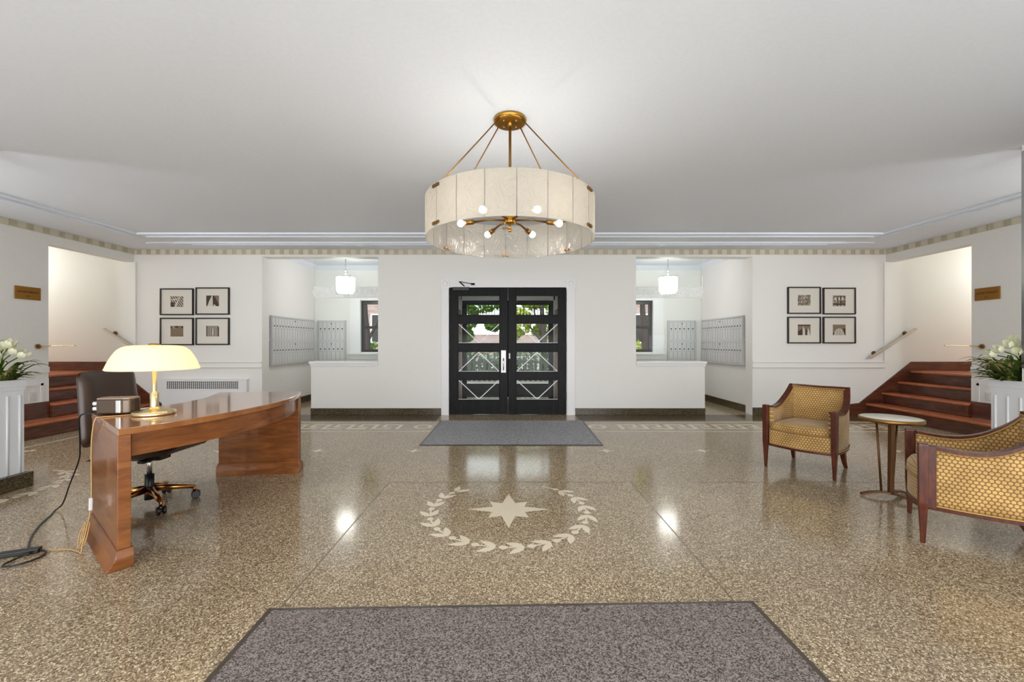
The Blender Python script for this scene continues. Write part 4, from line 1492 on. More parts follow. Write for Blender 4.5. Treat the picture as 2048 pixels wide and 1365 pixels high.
# ------------------------------------------------------------------ floor mats
def floor_mat(name, corners, fab, label, b=0.03):
    """corners: four floor points, counter-clockwise"""
    c = sum(corners, Vector((0, 0, 0))) / 4
    root = empty(name, c)
    tag(root, label, 'floor mat')
    P = [q - c for q in corners]
    inn = []
    for i in range(4):
        e0 = (P[(i + 1) % 4] - P[i]).normalized(); e1 = (P[i - 1] - P[i]).normalized()
        inn.append(P[i] + e0 * b + e1 * b)
    m = MB(); m.prism([(q.x, q.y) for q in inn], 0.0015, 0.011)
    obj('carpet', m, fab, root)
    m = MB()
    for i in range(4):
        j = (i + 1) % 4
        m.add([(P[i].x, P[i].y, 0.0015), (P[j].x, P[j].y, 0.0015), (inn[j].x, inn[j].y, 0.009), (inn[i].x, inn[i].y, 0.009), (inn[j].x, inn[j].y, 0.0015), (inn[i].x, inn[i].y, 0.0015)],
              [(0, 1, 2, 3), (3, 2, 4, 5), (1, 0, 5, 4), (0, 3, 5), (1, 4, 2)])
    obj('border', m, 'rubber', root)


a, b = on_floor(538, 1218), on_floor(1506, 1203)
dv = Vector((0.012, -1.0, 0)) * 1.65
floor_mat('entrance_mat', [a, a + dv, b + dv, b], 'mat_charcoal', 'large charcoal carpet mat with rubber border nearest the camera')
floor_mat('door_mat', [on_floor(881, 842), on_floor(837, 892.5), on_floor(1208, 892.5), on_floor(1166, 842)], 'mat_grey', 'grey carpet door mat lying in front of the black entrance door', 0.035)

# ------------------------------------------------------------------ reception desk
DZ = 0.745
root = empty('reception_desk', (-2.3, 3.0, 0))
tag(root, 'curved walnut brown reception desk with slab ends and bowed front', 'desk')
R0 = Vector((-2.3, 3.0, 0))
front = [(-2.056, 2.175), (-1.969, 2.347), (-1.868, 2.596), (-1.807, 2.883), (-1.785, 3.174), (-1.828, 3.53), (-1.961, 3.893)]
back = [(-2.669, 3.815), (-2.617, 3.677), (-2.532, 3.455), (-2.490, 3.19), (-2.515, 3.03), (-2.60, 2.84), (-2.706, 2.684)]
fs = [(p.x, p.y) for p in spline([(x, y, 0) for x, y in front], 8)]
bs = [(p.x, p.y) for p in spline([(x, y, 0) for x, y in back], 8)]
loc2 = lambda L: [(x - R0.x, y - R0.y) for x, y in L]
m = MB(); m.prism(loc2(fs + bs), DZ - 0.036, DZ)
obj('desktop', m, 'desk_top_wood', root, bevel=0.004)
# bowed apron, set back from the front edge
ins = []
for i, (x, y) in enumerate(fs):
    x0, y0 = fs[max(i - 1, 0)]; x1, y1 = fs[min(i + 1, len(fs) - 1)]
    t = Vector((x1 - x0, y1 - y0, 0)).normalized(); n = Vector((-t.y, t.x, 0))
    ins.append((Vector((x, y, 0)) + n * 0.032, Vector((x, y, 0)) + n * 0.055))
ins = ins[3:-2]
m = MB(); m.prism(loc2([(p.x, p.y) for p, q in ins] + [(q.x, q.y) for p, q in ins[::-1]]), 0.585, DZ - 0.036)
obj('apron', m, 'desk_wood', root)


def end_panel(pa, pb, outward, flare_in, th=0.055):
    """slab end from pa (front) to pb (back); outward: unit normal; foot flares"""
    pa = Vector((*pa, 0)); pb = Vector((*pb, 0)); nrm = Vector((*outward, 0)).normalized()
    m = MB(); zs = []
    prof = [(DZ - 0.036, 0), (0.105, 0)]
    def section(z, o_out, o_in, ext):
        e = (pb - pa).normalized()
        A = pa - e * ext; B = pb + e * ext
        return [A + nrm * o_out, B + nrm * o_out, B - nrm * (th + o_in), A - nrm * (th + o_in)]
    rings = []
    for z, o, i_, x in ((DZ - 0.036, 0, 0, 0), (0.105, 0, 0, 0)):
        rings.append([(p.x - R0.x, p.y - R0.y, z) for p in section(z, o, i_, x)])
    v = rings[0] + rings[1]
    m.add(v, [(3, 2, 1, 0), (4, 5, 6, 7)] + [(i, (i + 1) % 4, 4 + (i + 1) % 4, 4 + i) for i in range(4)])
    pnl = obj('end_panel', m, 'desk_wood', root, bevel=0.003)
    m = MB(); rings = []
    for k in range(9):
        t = k / 8
        z = 0.105 * (1 - t)
        q = t * t
        bulge = (0.006 + 0.042 * q)
        r_in = 0.006 + (0.03 * q if flare_in else 0.004)
        rings.append([(p.x - R0.x, p.y - R0.y, z + 0.0005) for p in section(z, bulge, r_in, 0.004 + 0.014 * sin(pi * min(1, t * 1.1)))])
    v = [q for r in rings for q in r]
    f = [(0, 1, 2, 3), tuple(4 * 8 + i for i in (3, 2, 1, 0))]
    for k in range(8):
        f += [(4 * k + i, 4 * k + (i + 1) % 4, 4 * k + 4 + (i + 1) % 4, 4 * k + 4 + i) for i in range(4)]
    m.add(v, f)
    obj('foot', m, 'desk_wood', pnl, bevel=0.003)


def inset_pt(p, q, d):
    p = Vector((*p, 0)); q = Vector((*q, 0)); e = (q - p).normalized()
    return ((p + e * d).x, (p + e * d).y)


end_panel(inset_pt(front[0], back[-1], 0.01), inset_pt(back[-1], front[0], 0.02), (-0.617, -0.787), False)
far_a = inset_pt(front[-1], back[0], 0.0); far_b = inset_pt(back[0], front[-1], 0.02)
end_panel(far_a, far_b, (-0.11, 0.99), True)

# ------------------------------------------------------------------ desk lamp
LX, LY = -2.262, 2.64
root = empty('table_lamp', (LX, LY, DZ))
tag(root, 'lit brass table lamp with cream mushroom glass shade on the desk', 'table lamp')
m = MB(); m.lathe([(0.001, 0.0), (0.110, 0.0), (0.112, 0.006), (0.110, 0.02), (0.104, 0.024), (0.095, 0.026), (0.05, 0.036), (0.026, 0.045), (0.023, 0.05), (0.001, 0.05)], n=48)
obj('base', m, 'pale_brass', root)
m = MB(); m.lathe([(0.023, 0.048), (0.023, 0.135), (0.015, 0.142), (0.0125, 0.15), (0.0125, 0.40), (0.001, 0.40)], n=20)
obj('stem', m, 'pale_brass', root)
m = MB(); prof = [(0.237, 0.29), (0.234, 0.296), (0.215, 0.345), (0.188, 0.395), (0.165, 0.42), (0.135, 0.434), (0.09, 0.439), (0.014, 0.440)]
sp = [(p.x, p.y) for p in spline([(r, z, 0) for r, z in prof], 4)]
inn = [(max(r - 0.005, 0.012), z - 0.004) for r, z in sp][::-1]
m.lathe(sp + inn, n=56)
obj('lamp_shade', m, 'lamp_shade_glass', root)
m = MB(); m.lathe([(0.001, 0.436), (0.03, 0.438), (0.032, 0.444), (0.026, 0.450), (0.001, 0.451)], n=24)
obj('finial', m, 'brass', root)
m = MB(); m.sphere((0, 0, 0.372), 0.028, 8)
emissive('desk_bulb', (1.0, 0.84, 0.60, 1), 42)
obj('bulb', m, 'desk_bulb', root)

# cord of the lamp: along the desktop, over the end and down to the floor
edge = Vector((-2.33, 2.372, 0))      # point on the near end panel
tanpts = [(-2.36, 2.60, DZ + 0.004), (-2.44, 2.545, DZ + 0.004), (-2.475, 2.515, DZ + 0.004), (-2.495, 2.495, DZ - 0.008), (-2.505, 2.485, 0.62), (-2.50, 2.478, 0.45), (-2.495, 2.474, 0.30), (-2.48, 2.45, 0.19), (-2.47, 2.42, 0.12), (-2.455, 2.385, 0.05), (-2.44, 2.36, 0.006),
          (-2.47, 2.372, 0.006), (-2.56, 2.40, 0.006), (-2.66, 2.385, 0.006), (-2.72, 2.375, 0.006)]
o_ = Vector((LX, LY, DZ))
m = MB(); m.tube([p - o_ for p in spline(tanpts, 6)], 0.0034, 8)
cr = obj('cord', m, 'cord_tan', root)
m = MB(); m.bar(Vector((-2.497, 2.472, 0.275)) - o_, Vector((-2.487, 2.460, 0.205)) - o_, 0.022, 0.016, (0.6, 0.8, 0))
obj('switch', m, 'outlet_white', cr, bevel=0.003)
for k in range(3):
    m = MB()
    q = 0.012 * (k - 1)
    m.tube([p - o_ for p in spline([(-2.478 + q, 2.435, 0.15), (-2.492 + q, 2.415, 0.09), (-2.470 + q, 2.385, 0.02), (-2.452 + q, 2.39, 0.07), (-2.466 + q, 2.425, 0.15)], 6)], 0.0028, 6)
    obj('cord_loop', m, 'cord_tan', cr)

# clock radio
root = empty('clock_radio', (-2.50, 2.655, DZ), radians(8))
tag(root, 'dark metallic clock radio with pale side knobs on the desk', 'clock radio')
m = MB()
pl = [(-0.095, -0.05), (0.06, -0.055), (0.09, -0.045), (0.103, -0.02), (0.103, 0.03), (0.09, 0.045), (-0.095, 0.05), (-0.105, 0.0)]
m.prism(pl, 0.006, 0.100)
obj('body', m, 'radio_metal', root, bevel=0.010, seg=3)
m = MB(); m.prism([(x * 0.97, y * 0.95) for x, y in pl], 0.098, 0.108)
for k in range(5):
    m.box(-0.06 + k * 0.026, -0.042 + k * 0.026, -0.02, -0.006, 0.108, 0.112)
obj('top_panel', m, 'radio_top', root, bevel=0.004)
m = MB(); m.box(0.02, 0.05, -0.062, -0.05, 0.012, 0.094)
obj('corner_strip', m, 'chrome', root, bevel=0.005)
for z in (0.04, 0.072):
    m = MB(); m.cyl((-0.10, -0.028, z), (-0.122, -0.030, z), 0.012, 12)
    obj('knob', m, 'outlet_white', root)
m = MB()
for x in (-0.07, 0.07):
    for y in (-0.03, 0.03):
        m.cyl((x, y, 0.0), (x, y, 0.008), 0.010, 8)
obj('foot', m, 'black_plastic', root)

# black cord from the radio, and the power strip it reaches
blk = [(-2.58, 2.66, DZ + 0.02), (-2.64, 2.64, DZ + 0.006), (-2.69, 2.62, DZ + 0.006), (-2.735, 2.635, 0.72), (-2.80, 2.70, 0.62), (-2.87, 2.77, 0.50), (-2.93, 2.82, 0.40), (-3.08, 2.90, 0.20), (-3.20, 2.97, 0.05), (-3.235, 2.95, 0.006), (-3.17, 2.86, 0.006), (-3.08, 2.72, 0.006), (-2.95, 2.56, 0.006), (-2.83, 2.44, 0.006), (-2.745, 2.36, 0.012)]
inv = (Matrix.Translation(root.location) @ Matrix.Rotation(radians(8), 4, 'Z')).inverted()
m = MB(); m.tube([inv @ p for p in spline(blk, 6)], 0.0045, 8)
obj('cord', m, 'black_plastic', root)
ps = empty('power_strip', (-2.77, 2.345, 0.0015), radians(24))
tag(ps, 'black power strip with looped cable on the floor left of the desk', 'power strip')
m = MB(); m.box(-0.085, 0.085, -0.022, 0.022, 0, 0.026)
obj('body', m, 'black_plastic', ps, bevel=0.005)
m = MB(); m.tube(spline([(0.08, 0, 0.012), (0.12, -0.03, 0.006), (0.13, -0.10, 0.006), (0.07, -0.16, 0.006), (0.0, -0.14, 0.006), (0.02, -0.06, 0.006), (0.06, -0.03, 0.012)], 6), 0.005, 8)
obj('looped_cable', m, 'black_plastic', ps)
for k, (dx, dy) in enumerate(((-0.5, 0.02), (-0.36, -0.07))):
    m = MB(); m.tube(spline([(-0.08, 0, 0.012), (-0.16, 0.01, 0.006), (dx * 0.7, dy, 0.006), (dx, dy * 2.5, 0.006)], 6), 0.0042, 8)
    obj('cable', m, 'black_plastic', ps)

# ------------------------------------------------------------------ office chair
OCX, OCY = -2.653, 3.054
root = empty('office_chair', (OCX, OCY, 0), 0)
tag(root, 'brown leather office chair on a brass star base behind the desk', 'office chair')
for k in range(5):
    a = radians(36 + 72 * k)
    d = Vector((cos(a), sin(a), 0)); sd = Vector((-sin(a), cos(a), 0))
    m = MB()
    m.tube([d * 0.03 + Vector((0, 0, 0.125)), d * 0.15 + Vector((0, 0, 0.112)), d * 0.265 + Vector((0, 0, 0.088))], [0.026, 0.020, 0.014], 10)
    m.cyl(d * 0.262 + Vector((0, 0, 0.095)), d * 0.262 + Vector((0, 0, 0.055)), 0.010, 8)
    leg = obj('leg', m, 'rose_brass', root)
    m = MB()
    c = d * 0.272 + Vector((0, 0, 0.03))
    for e in (-1, 1):
        m.cyl(c + sd * (e * 0.008), c + sd * (e * 0.026), 0.029, 16)
    m.cyl(c - sd * 0.01, c + sd * 0.01, 0.014, 10)
    obj('caster', m, 'black_plastic', leg, bevel=0.004)
m = MB(); m.lathe([(0.001, 0.085), (0.026, 0.085), (0.038, 0.10), (0.040, 0.135), (0.001, 0.145)], n=20)
obj('hub', m, 'rose_brass', root)
m = MB(); m.lathe([(0.001, 0.05), (0.03, 0.05), (0.03, 0.085), (0.028, 0.14), (0.029, 0.235), (0.001, 0.236)], n=16)
obj('column_cover', m, 'black_plastic', root)
m = MB(); m.cyl((0, 0, 0.23), (0, 0, 0.37), 0.016, 12)
obj('gas_lift', m, 'chrome', root)
m = MB(); m.prism([(-0.13, -0.07), (0.12, -0.05), (0.12, 0.05), (-0.13, 0.07)], 0.345, 0.385); m.box(0.05, 0.10, -0.16, -0.05, 0.352, 0.372)
obj('seat_mechanism', m, 'black_plastic', root, bevel=0.006)
m = MB()
sec = []
NX, NY = 12, 12
v = []; f = []
for sgn in (0, 1):
    for i in range(NX + 1):
        for j in range(NY + 1):
            u = i / NX * 2 - 1; w_ = j / NY * 2 - 1
            x = 0.05 + 0.265 * u; y = 0.25 * w_ * (1 - 0.06 * (u + 1))
            er = max(abs(u), abs(w_))
            edge_ = (1 - max(0, er - 0.75) / 0.25) if er > 0.75 else 1.0
            tilt = 0.03 * u
            if sgn:
                z = 0.43 + tilt + 0.045 * sqrt(max(0, edge_)) + 0.005 * cos(w_ * pi)
            else:
                z = 0.43 + tilt - 0.045 * sqrt(max(0, edge_))
            v.append((x, y, z))
n1 = (NX + 1) * (NY + 1)
for i in range(NX):
    for j in range(NY):
        a_ = i * (NY + 1) + j
        f.append((a_, a_ + 1, a_ + NY + 2, a_ + NY + 1)); f.append((n1 + a_, n1 + a_ + NY + 1, n1 + a_ + NY + 2, n1 + a_ + 1))
m.add(v, f, 0, True)
obj('seat', m, 'leather', root)
m = MB(); v = []; f = []
NX, NY = 14, 14
for sgn in (0, 1):
    for i in range(NX + 1):
        for j in range(NY + 1):
            u = i / NX * 2 - 1; w_ = j / NY * 2 - 1
            y = 0.238 * u * (1 - 0.04 * (w_ + 1)); z = 0.735 + 0.262 * w_
            # rounded corners
            er = (abs(u) ** 11 + abs(w_) ** 11) ** (1 / 11)
            if er > 1: y, z = y / er ** 0.9, 0.735 + (z - 0.735) / er ** 0.9
            bulge = 0.035 * (1 - min(1, er) ** 8) ** 0.5
            base = -0.315 - 0.05 * (w_ * 0.5) + 0.03 * u * u
            x = base + (bulge if sgn else -bulge)
            if sgn and er < 0.86:
                x += 0.012 * min(1, (0.86 - er) / 0.06)
            v.append((x, y, z))
n1 = (NX + 1) * (NY + 1)
for i in range(NX):
    for j in range(NY):
        a_ = i * (NY + 1) + j
        f.append((a_, a_ + 1, a_ + NY + 2, a_ + NY + 1)); f.append((n1 + a_, n1 + a_ + NY + 1, n1 + a_ + NY + 2, n1 + a_ + 1))
m.add(v, f, 0, True)
obj('backrest', m, 'leather', root)
m = MB(); m.tube(spline([(-0.12, 0, 0.365), (-0.27, 0, 0.37), (-0.345, 0, 0.44), (-0.345, 0, 0.62)], 5), 0.018, 8)
obj('back_support', m, 'rose_brass', root)


# ------------------------------------------------------------------ armchairs
def make_armchair():
    root = empty('armchair', (0, 0, 0))
    hw = 0.2735
    # U-shaped plan path, from left front post round the back to right front post
    half = [(hw - 0.005, -0.235), (hw + 0.012, -0.10), (hw + 0.012, 0.05), (hw - 0.004, 0.17), (0.247, 0.262), (0.18, 0.285), (0.09, 0.295), (0.0, 0.298)]
    def zrail(x, y):
        if y > 0.258: return 0.770 + 0.006 * (abs(x) / 0.25)
        t = (y + 0.25) / 0.51
        return 0.592 - 0.02 * sin(pi * min(1, t * 1.3)) + 0.185 * max(0, t) ** 4.2
    hp = [(p.x, p.y) for p in spline([(x, y, 0) for x, y in half[:5]], 7)] + [(p.x, p.y) for p in spline([(x, y, 0) for x, y in half[4:]], 4)][1:]
    path = [(x, y) for x, y in hp] + [(-x, y) for x, y in hp[::-1][1:]]
    N = len(path)
    nrm = []
    for i in range(N):
        x0, y0 = path[max(0, i - 1)]; x1, y1 = path[min(N - 1, i + 1)]
        t = Vector((x1 - x0, y1 - y0, 0)).normalized()
        nrm.append(Vector((t.y, -t.x, 0)))        # outward
    zt = [zrail(x, y) for x, y in path]
    # upholstered shell
    m = MB(); v = []; f = []
    per = []
    rows = 6
    for i in range(N):
        p = Vector((path[i][0], path[i][1], 0)); ring = []
        for k in range(rows + 1):
            t = k / rows
            ring.append(p + nrm[i] * (-0.006 * (1 - sin(pi * t))) + Vector((0, 0, 0.225 + (zt[i] - 0.02 - 0.225) * t)))
        for k in range(rows + 1):
            t = 1 - k / rows
            ring.append(p - nrm[i] * (0.04 + 0.016 * sin(pi * t)) + Vector((0, 0, 0.225 + (zt[i] - 0.02 - 0.225) * t)))
        v += ring
    q = 2 * (rows + 1)
    for i in range(N - 1):
        for k in range(q):
            f.append((i * q + k, i * q + (k + 1) % q, (i + 1) * q + (k + 1) % q, (i + 1) * q + k))
    f += [tuple(range(q))[::-1], tuple((N - 1) * q + k for k in range(q))]
    m.add(v, f, 0, True)
    sh = obj('upholstered_shell', m, 'gold_fabric', root)
    me = sh.data
    # UVs along the path
    s_ = [0.0]
    for i in range(1, N):
        s_.append(s_[-1] + (Vector((*path[i], 0)) - Vector((*path[i - 1], 0))).length)
    lay = me.uv_layers.new(name='UVMap')
    import bisect
    vs = {}
    for vert in me.vertices:
        best = min(range(N), key=lambda i: (vert.co.x - path[i][0]) ** 2 + (vert.co.y - path[i][1]) ** 2)
        vs[vert.index] = (s_[best], vert.co.z)
    for lp in me.loops:
        lay.data[lp.index].uv = vs[lp.vertex_index]
    # piping along the inner top edge
    m = MB(); m.tube([Vector((path[i][0], path[i][1], zt[i] - 0.022)) - nrm[i] * 0.044 for i in range(N)], 0.005, 6)
    m.tube([Vector((path[i][0], path[i][1], zt[i] - 0.022)) + nrm[i] * 0.002 for i in range(N)], 0.005, 6)
    m.tube([Vector((path[i][0], path[i][1], 0.232)) + nrm[i] * 0.002 for i in range(N)], 0.005, 6)
    obj('piping', m, 'gold_piping', sh)
    # wooden top rail: arms sweeping up, and the back rail
    m = MB(); v = []; f = []
    for i in range(N):
        p = Vector((path[i][0], path[i][1], zt[i]))
        v += [p + nrm[i] * 0.007 + Vector((0, 0, -0.022)), p + nrm[i] * 0.007, p - nrm[i] * 0.044, p - nrm[i] * 0.044 + Vector((0, 0, -0.022))]
    for i in range(N - 1):
        for k in range(4):
            f.append((4 * i + k, 4 * i + (k + 1) % 4, 4 * i + 4 + (k + 1) % 4, 4 * i + 4 + k))
    f += [(3, 2, 1, 0), tuple(4 * (N - 1) + k for k in range(4))]
    m.add(v, f)
    obj('top_rail', m, 'mahogany', root, bevel=0.003)
    # bottom rail
    m = MB(); v = []; f = []
    bow = [(-hw + 0.02 + (2 * hw - 0.04) * k / 12, -0.262 - 0.042 * sin(pi * k / 12)) for k in range(13)]
    loop = path + bow
    L = len(loop)
    m2 = []
    for (x, y) in loop:
        m2.append((x, y))
    m.prism(m2, 0.205, 0.226)
    obj('bottom_rail', m, 'mahogany', root, bevel=0.002)
    # front posts with tapering legs
    for e in (-1, 1):
        m = MB()
        secs = [(0.0, 0.011), (0.20, 0.0195), (0.24, 0.022), (0.585, 0.024), (0.598, 0.022)]
        v = []; f = []
        for z, r in secs:
            v += [(e * hw - r, -0.262 - r, z), (e * hw + r, -0.262 - r, z), (e * hw + r, -0.262 + r, z), (e * hw - r, -0.262 + r, z)]
        for k in range(len(secs) - 1):
            f += [(4 * k + i, 4 * k + (i + 1) % 4, 4 * k + 4 + (i + 1) % 4, 4 * k + 4 + i) for i in range(4)]
        f += [(3, 2, 1, 0), tuple(4 * (len(secs) - 1) + i for i in range(4))]
        m.add(v, f)
        m.box(e * (hw - 0.02), e * (hw + 0.012), -0.245, -0.205, 0.215, 0.588)
        obj('front_leg', m, 'mahogany', root, bevel=0.004)
    for e in (-1, 1):
        m = MB()
        P = [(e * 0.205, 0.215, 0.215), (e * 0.207, 0.225, 0.14), (e * 0.212, 0.245, 0.06), (e * 0.218, 0.272, 0.0)]
        v = []; f = []
        for (x, y, z), r in zip(P, (0.026, 0.021, 0.017, 0.013)):
            v += [(x - r, y - r, z), (x + r, y - r, z), (x + r, y + r, z), (x - r, y + r, z)]
        for k in range(3):
            f += [(4 * k + i, 4 * k + (i + 1) % 4, 4 * k + 4 + (i + 1) % 4, 4 * k + 4 + i) for i in range(4)]
        f += [(3, 2, 1, 0), (12, 13, 14, 15)]
        m.add(v, f)
        obj('rear_leg', m, 'mahogany', root, bevel=0.003)
    # bowed seat base
    m = MB()
    inner = [(Vector((path[i][0], path[i][1], 0)) - nrm[i] * 0.03) for i in range(N)]
    bow2 = [(-hw + 0.028 + (2 * hw - 0.056) * k / 12, -0.255 - 0.045 * sin(pi * k / 12)) for k in range(13)]
    poly = [(p.x, p.y) for p in inner if p.y > -0.2] + bow2
    m.prism(poly, 0.226, 0.362)
    for p in range(len(m.sm)): m.sm[p] = False
    obj('seat_base', m, 'gold_fabric', root, bevel=0.012, seg=3, uv=True)
    m = MB()
    # seat cushion: lofted from a rounded outline
    out = [(0.222 * sx, y) for sx, y in ()]
    ol = []
    for k in range(13):
        ol.append((-0.232 + 0.464 * k / 12, -0.262 - 0.042 * sin(pi * k / 12)))
    ol += [(0.222, -0.1), (0.222, 0.08), (0.205, 0.19), (0.15, 0.235), (0.0, 0.245), (-0.15, 0.235), (-0.205, 0.19), (-0.222, 0.08), (-0.222, -0.1)]
    cxy = Vector((0, -0.02, 0))
    rings = []
    for sc2, z in ((0.93, 0.363), (0.985, 0.372), (1.0, 0.392), (0.995, 0.414), (0.96, 0.430), (0.86, 0.440), (0.6, 0.448), (0.3, 0.452), (0.05, 0.453)):
        rings.append([(cxy.x + (x - cxy.x) * sc2, cxy.y + (y - cxy.y) * sc2, z) for x, y in ol])
    n = len(ol)
    v = [p for r in rings for p in r]; f = [tuple(range(n))[::-1], tuple(n * 8 + i for i in range(n))]
    for k in range(8):
        f += [(n * k + i, n * k + (i + 1) % n, n * k + n + (i + 1) % n, n * k + n + i) for i in range(n)]
    m.add(v, f, 0, True)
    cu = obj('seat_cushion', m, 'gold_fabric', root, uv=True)
    m = MB(); m.tube([(x, y, 0.372) for x, y in ol], 0.0045, 6, closed=True)
    obj('cushion_piping', m, 'gold_piping', cu)
    return root


ch1 = make_armchair()
ch1.location = (2.868, 3.985, 0); ch1.rotation_euler = (0, 0, radians(-53.1))
tag(ch1, 'gold honeycomb upholstered mahogany armchair facing the camera before the right stairs', 'armchair', 'pair of gold armchairs')
ch2 = copy_tree(ch1)
ch2.location = (2.852, 2.545, 0); ch2.rotation_euler = (0, 0, radians(-127.9))
tag(ch2, 'gold honeycomb upholstered mahogany armchair cut by the right picture edge, side view', 'armchair', 'pair of gold armchairs')

# ------------------------------------------------------------------ side table
root = empty('side_table', (2.95, 3.215, 0))
tag(root, 'small round white marble side table on slender bronze legs between the armchairs', 'side table')
m = MB(); m.lathe([(0.001, 0.612), (0.185, 0.612), (0.187, 0.618), (0.185, 0.622), (0.001, 0.622)], n=48)
obj('table_top', m, 'marble', root)
m = MB(); m.lathe([(0.001, 0.592), (0.190, 0.592), (0.195, 0.598), (0.195, 0.620), (0.1885, 0.6225), (0.1875, 0.612)], n=48)
obj('rim', m, 'antique_brass', root)
m = MB(); m.bar((0, 0, 0.03), (0.005, 0, 0.592), 0.03, 0.03, (0, 1, 0))
obj('column', m, 'bronze', root, bevel=0.002)
for a, b in (((-0.055, 0.02), (-0.085, 0.03)), ((0.03, 0.02), (0.078, 0.03))):
    m = MB(); m.cyl((a[0], a[1], 0.03), (b[0], b[1], 0.595), 0.0075, 10)
    obj('rod', m, 'bronze', root)
for ang in (165, -75, 25):
    a = radians(ang); d = Vector((cos(a), sin(a), 0))
    m = MB(); pts = spline([d * 0.0 + Vector((0, 0, 0.034)), d * 0.07 + Vector((0, 0, 0.040)), d * 0.14 + Vector((0, 0, 0.028)), d * 0.195 + Vector((0, 0, 0.010))], 4)
    for p, q in zip(pts[:-1], pts[1:]):
        m.bar(p, q, 0.034, 0.014)
    obj('foot', m, 'bronze', root)

# ------------------------------------------------------------------ planters, plants, flowers, mirror
def strap_plant(x, y, z, n, reach, label, seed, dirs=(0, 2 * pi), mats=('strap_leaf', 'strap_leaf_pale'), ymax=None):
    rnd = random.Random(seed)
    root = empty('strap_leaf_plant', (x, y, z))
    tag(root, label, 'plant', 'leafy plants in the planters')
    for part, mt, cnt in (('foliage', mats[0], n), ('variegated_foliage', mats[1], n // 3)):
        m = MB()
        for k in range(cnt):
            a = rnd.uniform(*dirs); L = reach * rnd.uniform(0.55, 1.1); h = L * rnd.uniform(0.25, 0.75)
            bx_, by_ = rnd.uniform(-0.05, 0.05), rnd.uniform(-0.04, 0.04)
            d = Vector((cos(a), sin(a) * 0.55, 0)); w0 = rnd.uniform(0.007, 0.013)
            sd = Vector((-d.y, d.x, 0)).normalized()
            P = []
            for j in range(8):
                t = j / 7
                P.append(Vector((bx_, by_, 0)) + d * (L * t) + Vector((0, 0, h * sin(pi * 0.62 * t) * (1.0) - 0.10 * L * t ** 3)))
            v = []
            for j, p in enumerate(P):
                t = j / 7; w_ = w0 * (0.35 + 1.3 * sin(pi * min(1, 0.15 + 0.85 * t)) ) * (1 if j < 7 else 0.05)
                v += [p - sd * w_, p + Vector((0, 0, -w_ * 0.35)), p + sd * w_]
            f = []
            for j in range(7):
                f += [(3 * j, 3 * j + 1, 3 * j + 4, 3 * j + 3), (3 * j + 1, 3 * j + 2, 3 * j + 5, 3 * j + 4)]
            m.add(v, f, 0, True)
        obj(part, m, mt, root, recalc=False)
    return root


def tulip(base, head, rad, label, open_=0.0):
    root = empty('white_tulip', base)
    tag(root, label, 'flower', 'white tulips')
    b = Vector(base); h = Vector(head) - b
    mid = h * 0.5 + Vector((-h.x * 0.3, 0, abs(h.z) * 0.15))
    m = MB(); m.tube(spline([Vector((0, 0, 0)), mid, h], 5), 0.0045, 6)
    obj('stem', m, 'leaf_green', root)
    ax = (h - mid).normalized()
    u = ax.cross(Vector((0, 1, 0.3))).normalized(); w_ = ax.cross(u)
    for k in range(6):
        a = 2 * pi * k / 6 + (0.5 if k % 2 else 0)
        d = u * cos(a) + w_ * sin(a); sd = ax.cross(d)
        m = MB(); v = []; f = []
        for j in range(7):
            t = j / 6
            rr = rad * (0.2 + 0.95 * sin(pi * (0.08 + 0.62 * t))) * (1 + open_ * t)
            wd = rad * 0.75 * sin(pi * min(0.999, 0.12 + 0.86 * t)) ** 0.7
            c = h + ax * (rad * 2.6 * t - rad * 0.2) + d * rr
            v += [c - sd * wd - d * wd * 0.25, c + d * wd * 0.05, c + sd * wd - d * wd * 0.25]
        for j in range(6):
            f += [(3 * j, 3 * j + 1, 3 * j + 4, 3 * j + 3), (3 * j + 1, 3 * j + 2, 3 * j + 5, 3 * j + 4)]
        m.add(v, f, 0, True)
        obj('petal', m, 'petal', root, recalc=False)


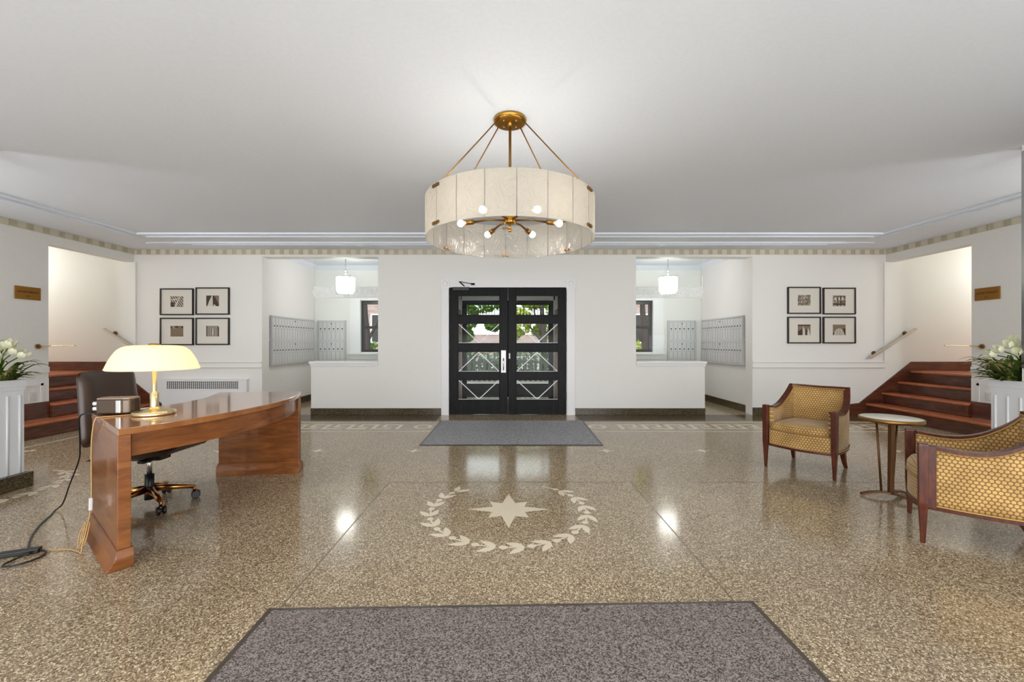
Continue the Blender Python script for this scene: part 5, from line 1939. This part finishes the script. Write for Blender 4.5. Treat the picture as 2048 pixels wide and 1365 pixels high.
for s, nm in ((-1, 'left'), (1, 'right')):
    fx = 4.04 if s < 0 else 4.0
    y0, y1 = 2.605, 3.475
    cxp = s * (fx + 0.3)
    root = empty('planter_box', (cxp, (y0 + y1) / 2, 0))
    tag(root, f'white fluted planter box on a dark stone plinth at the {nm} edge', 'planter', 'white planter boxes')
    cy = (y0 + y1) / 2
    ya, yb = y0 - cy, y1 - cy
    xin = -s * 0.3; xout = s * 0.34
    zt = 0.895
    m = MB()
    m.box(xin + s * 0.012, xout, ya, yb - 0.012, 0.12, zt - 0.06)
    m.box(xin, xout, ya, yb, zt - 0.05, zt - 0.005) if False else None
    # rim as four sides so the trough is open
    for a, b, c, d in ((xin, xin + s * 0.03, ya, yb), (xout - s * 0.03, xout, ya, yb), (xin + s * 0.03, xout - s * 0.03, ya, ya + 0.02), (xin + s * 0.03, xout - s * 0.03, yb - 0.03, yb)):
        m.box(a, b, c, d, zt - 0.06, zt)
    m.box(xin + s * 0.03, xout - s * 0.03, ya + 0.02, PIER_Y - cy, zt - 0.06, zt)
    obj('box', m, 'planter_white', root, bevel=0.004)
    m = MB()
    for k in range(9):
        yy = yb - 0.02 - k * 0.085 + 0.005
        if yy - 0.012 < ya: break
        m.box(xin + s * 0.012, xin - s * 0.0, yy - 0.035, yy + 0.0, 0.12, zt - 0.06) if False else None
        m.cyl((xin + s * 0.013, yy - 0.03, 0.125), (xin + s * 0.013, yy - 0.03, 0.76), 0.009, 10)
        m.sphere((xin + s * 0.013, yy - 0.03, 0.76), 0.009, 6)
    m.box(xin + s * 0.004, xin + s * 0.012, ya, yb - 0.012, zt - 0.085, zt - 0.06)
    obj('fluting', m, 'planter_white', root)
    m = MB(); m.box(xin - s * 0.03, xout, ya, yb + 0.02, 0.0, 0.12)
    obj('plinth', m, 'base_stone', root, bevel=0.004)
    m = MB(); m.box(xin + s * 0.03, xout - s * 0.03, PIER_Y - cy, yb - 0.03, zt - 0.06, zt - 0.035)
    obj('soil', m, 'soil', root)
    zs_ = zt - 0.035
    if s < 0:
        strap_plant(-4.16, 3.38, zs_, 60, 0.30, 'green strap leaved plant spilling over the left planter', 3)
        for i, (hx, hy, hz) in enumerate(((-4.10, 3.36, 1.155), (-4.06, 3.38, 1.11), (-4.02, 3.40, 1.085), (-4.12, 3.35, 1.08), (-4.05, 3.35, 1.165))):
            lab = ['topmost white bloom at the left picture edge', 'white bloom leaning right above the left planter leaves', 'lowest right white bloom over the left planter', 'white bloom half cut by the left picture edge', 'upper pale bloom second from the left edge'][i]
            tulip((-4.17 + 0.01 * i, 3.37, zs_), (hx, hy, hz), 0.028, lab, 0.25)
    else:
        strap_plant(4.10, 3.38, zs_, 60, 0.36, 'dark green strap leaved plant spilling over the right planter', 5, (pi * 0.35, pi * 1.55))
        vs = empty('flower_vase', (4.125, 3.35, zs_))
        tag(vs, 'green tinted vase holding white tulips in the right planter', 'vase')
        m = MB(); m.lathe([(0.001, 0.0), (0.04, 0.0), (0.036, 0.02), (0.02, 0.06), (0.017, 0.11), (0.03, 0.165), (0.034, 0.17), (0.026, 0.165), (0.013, 0.11), (0.001, 0.10)], n=24)
        obj('body', m, 'vase_green', vs)
        m = MB()
        for k in range(9):
            a = 2 * pi * k / 9
            d = Vector((cos(a), sin(a), 0)); sd = Vector((-sin(a), cos(a), 0))
            P = [Vector((0, 0, 0.15)) + d * 0.02, Vector((0, 0, 0.20)) + d * 0.05, Vector((0, 0, 0.18)) + d * 0.09]
            v = []
            for p, w_ in zip(P, (0.008, 0.012, 0.001)): v += [p - sd * w_, p + sd * w_]
            m.add(v, [(0, 1, 3, 2), (2, 3, 5, 4)], 0, True)
        obj('leaves', m, 'leaf_green', vs, recalc=False)
        heads = [(3.985, 3.36, 1.135), (4.03, 3.34, 1.165), (3.975, 3.40, 1.10), (4.075, 3.33, 1.155), (4.09, 3.36, 1.20), (4.045, 3.30, 1.11), (4.13, 3.37, 1.16)]
        labs = ['leftmost white tulip drooping from the right vase', 'cream tulip near the top of the right bouquet', 'lowest white tulip on the left of the right bouquet', 'white tulip in the middle of the right bouquet', 'topmost tulip of the right bouquet', 'white tulip hanging front of the right bouquet', 'tulip half cut by the right picture edge']
        for hd, lab in zip(heads, labs):
            tulip((4.125, 3.35, zs_ + 0.13), hd, 0.027, lab, 0.15)

root = empty('wall_mirror', (4.022, 2.9, 1.0))
tag(root, 'tall mirror with dark frame on the pier at the right picture edge', 'mirror')
m = MB(); m.box(-0.010, 0.0, -0.9, 0.356, 0, 1.7)
obj('frame', m, 'chrome', root)
m = MB(); m.box(-0.013, -0.010, -0.88, 0.336, 0.02, 1.68)
obj('glass', m, 'mirror_silver', root)
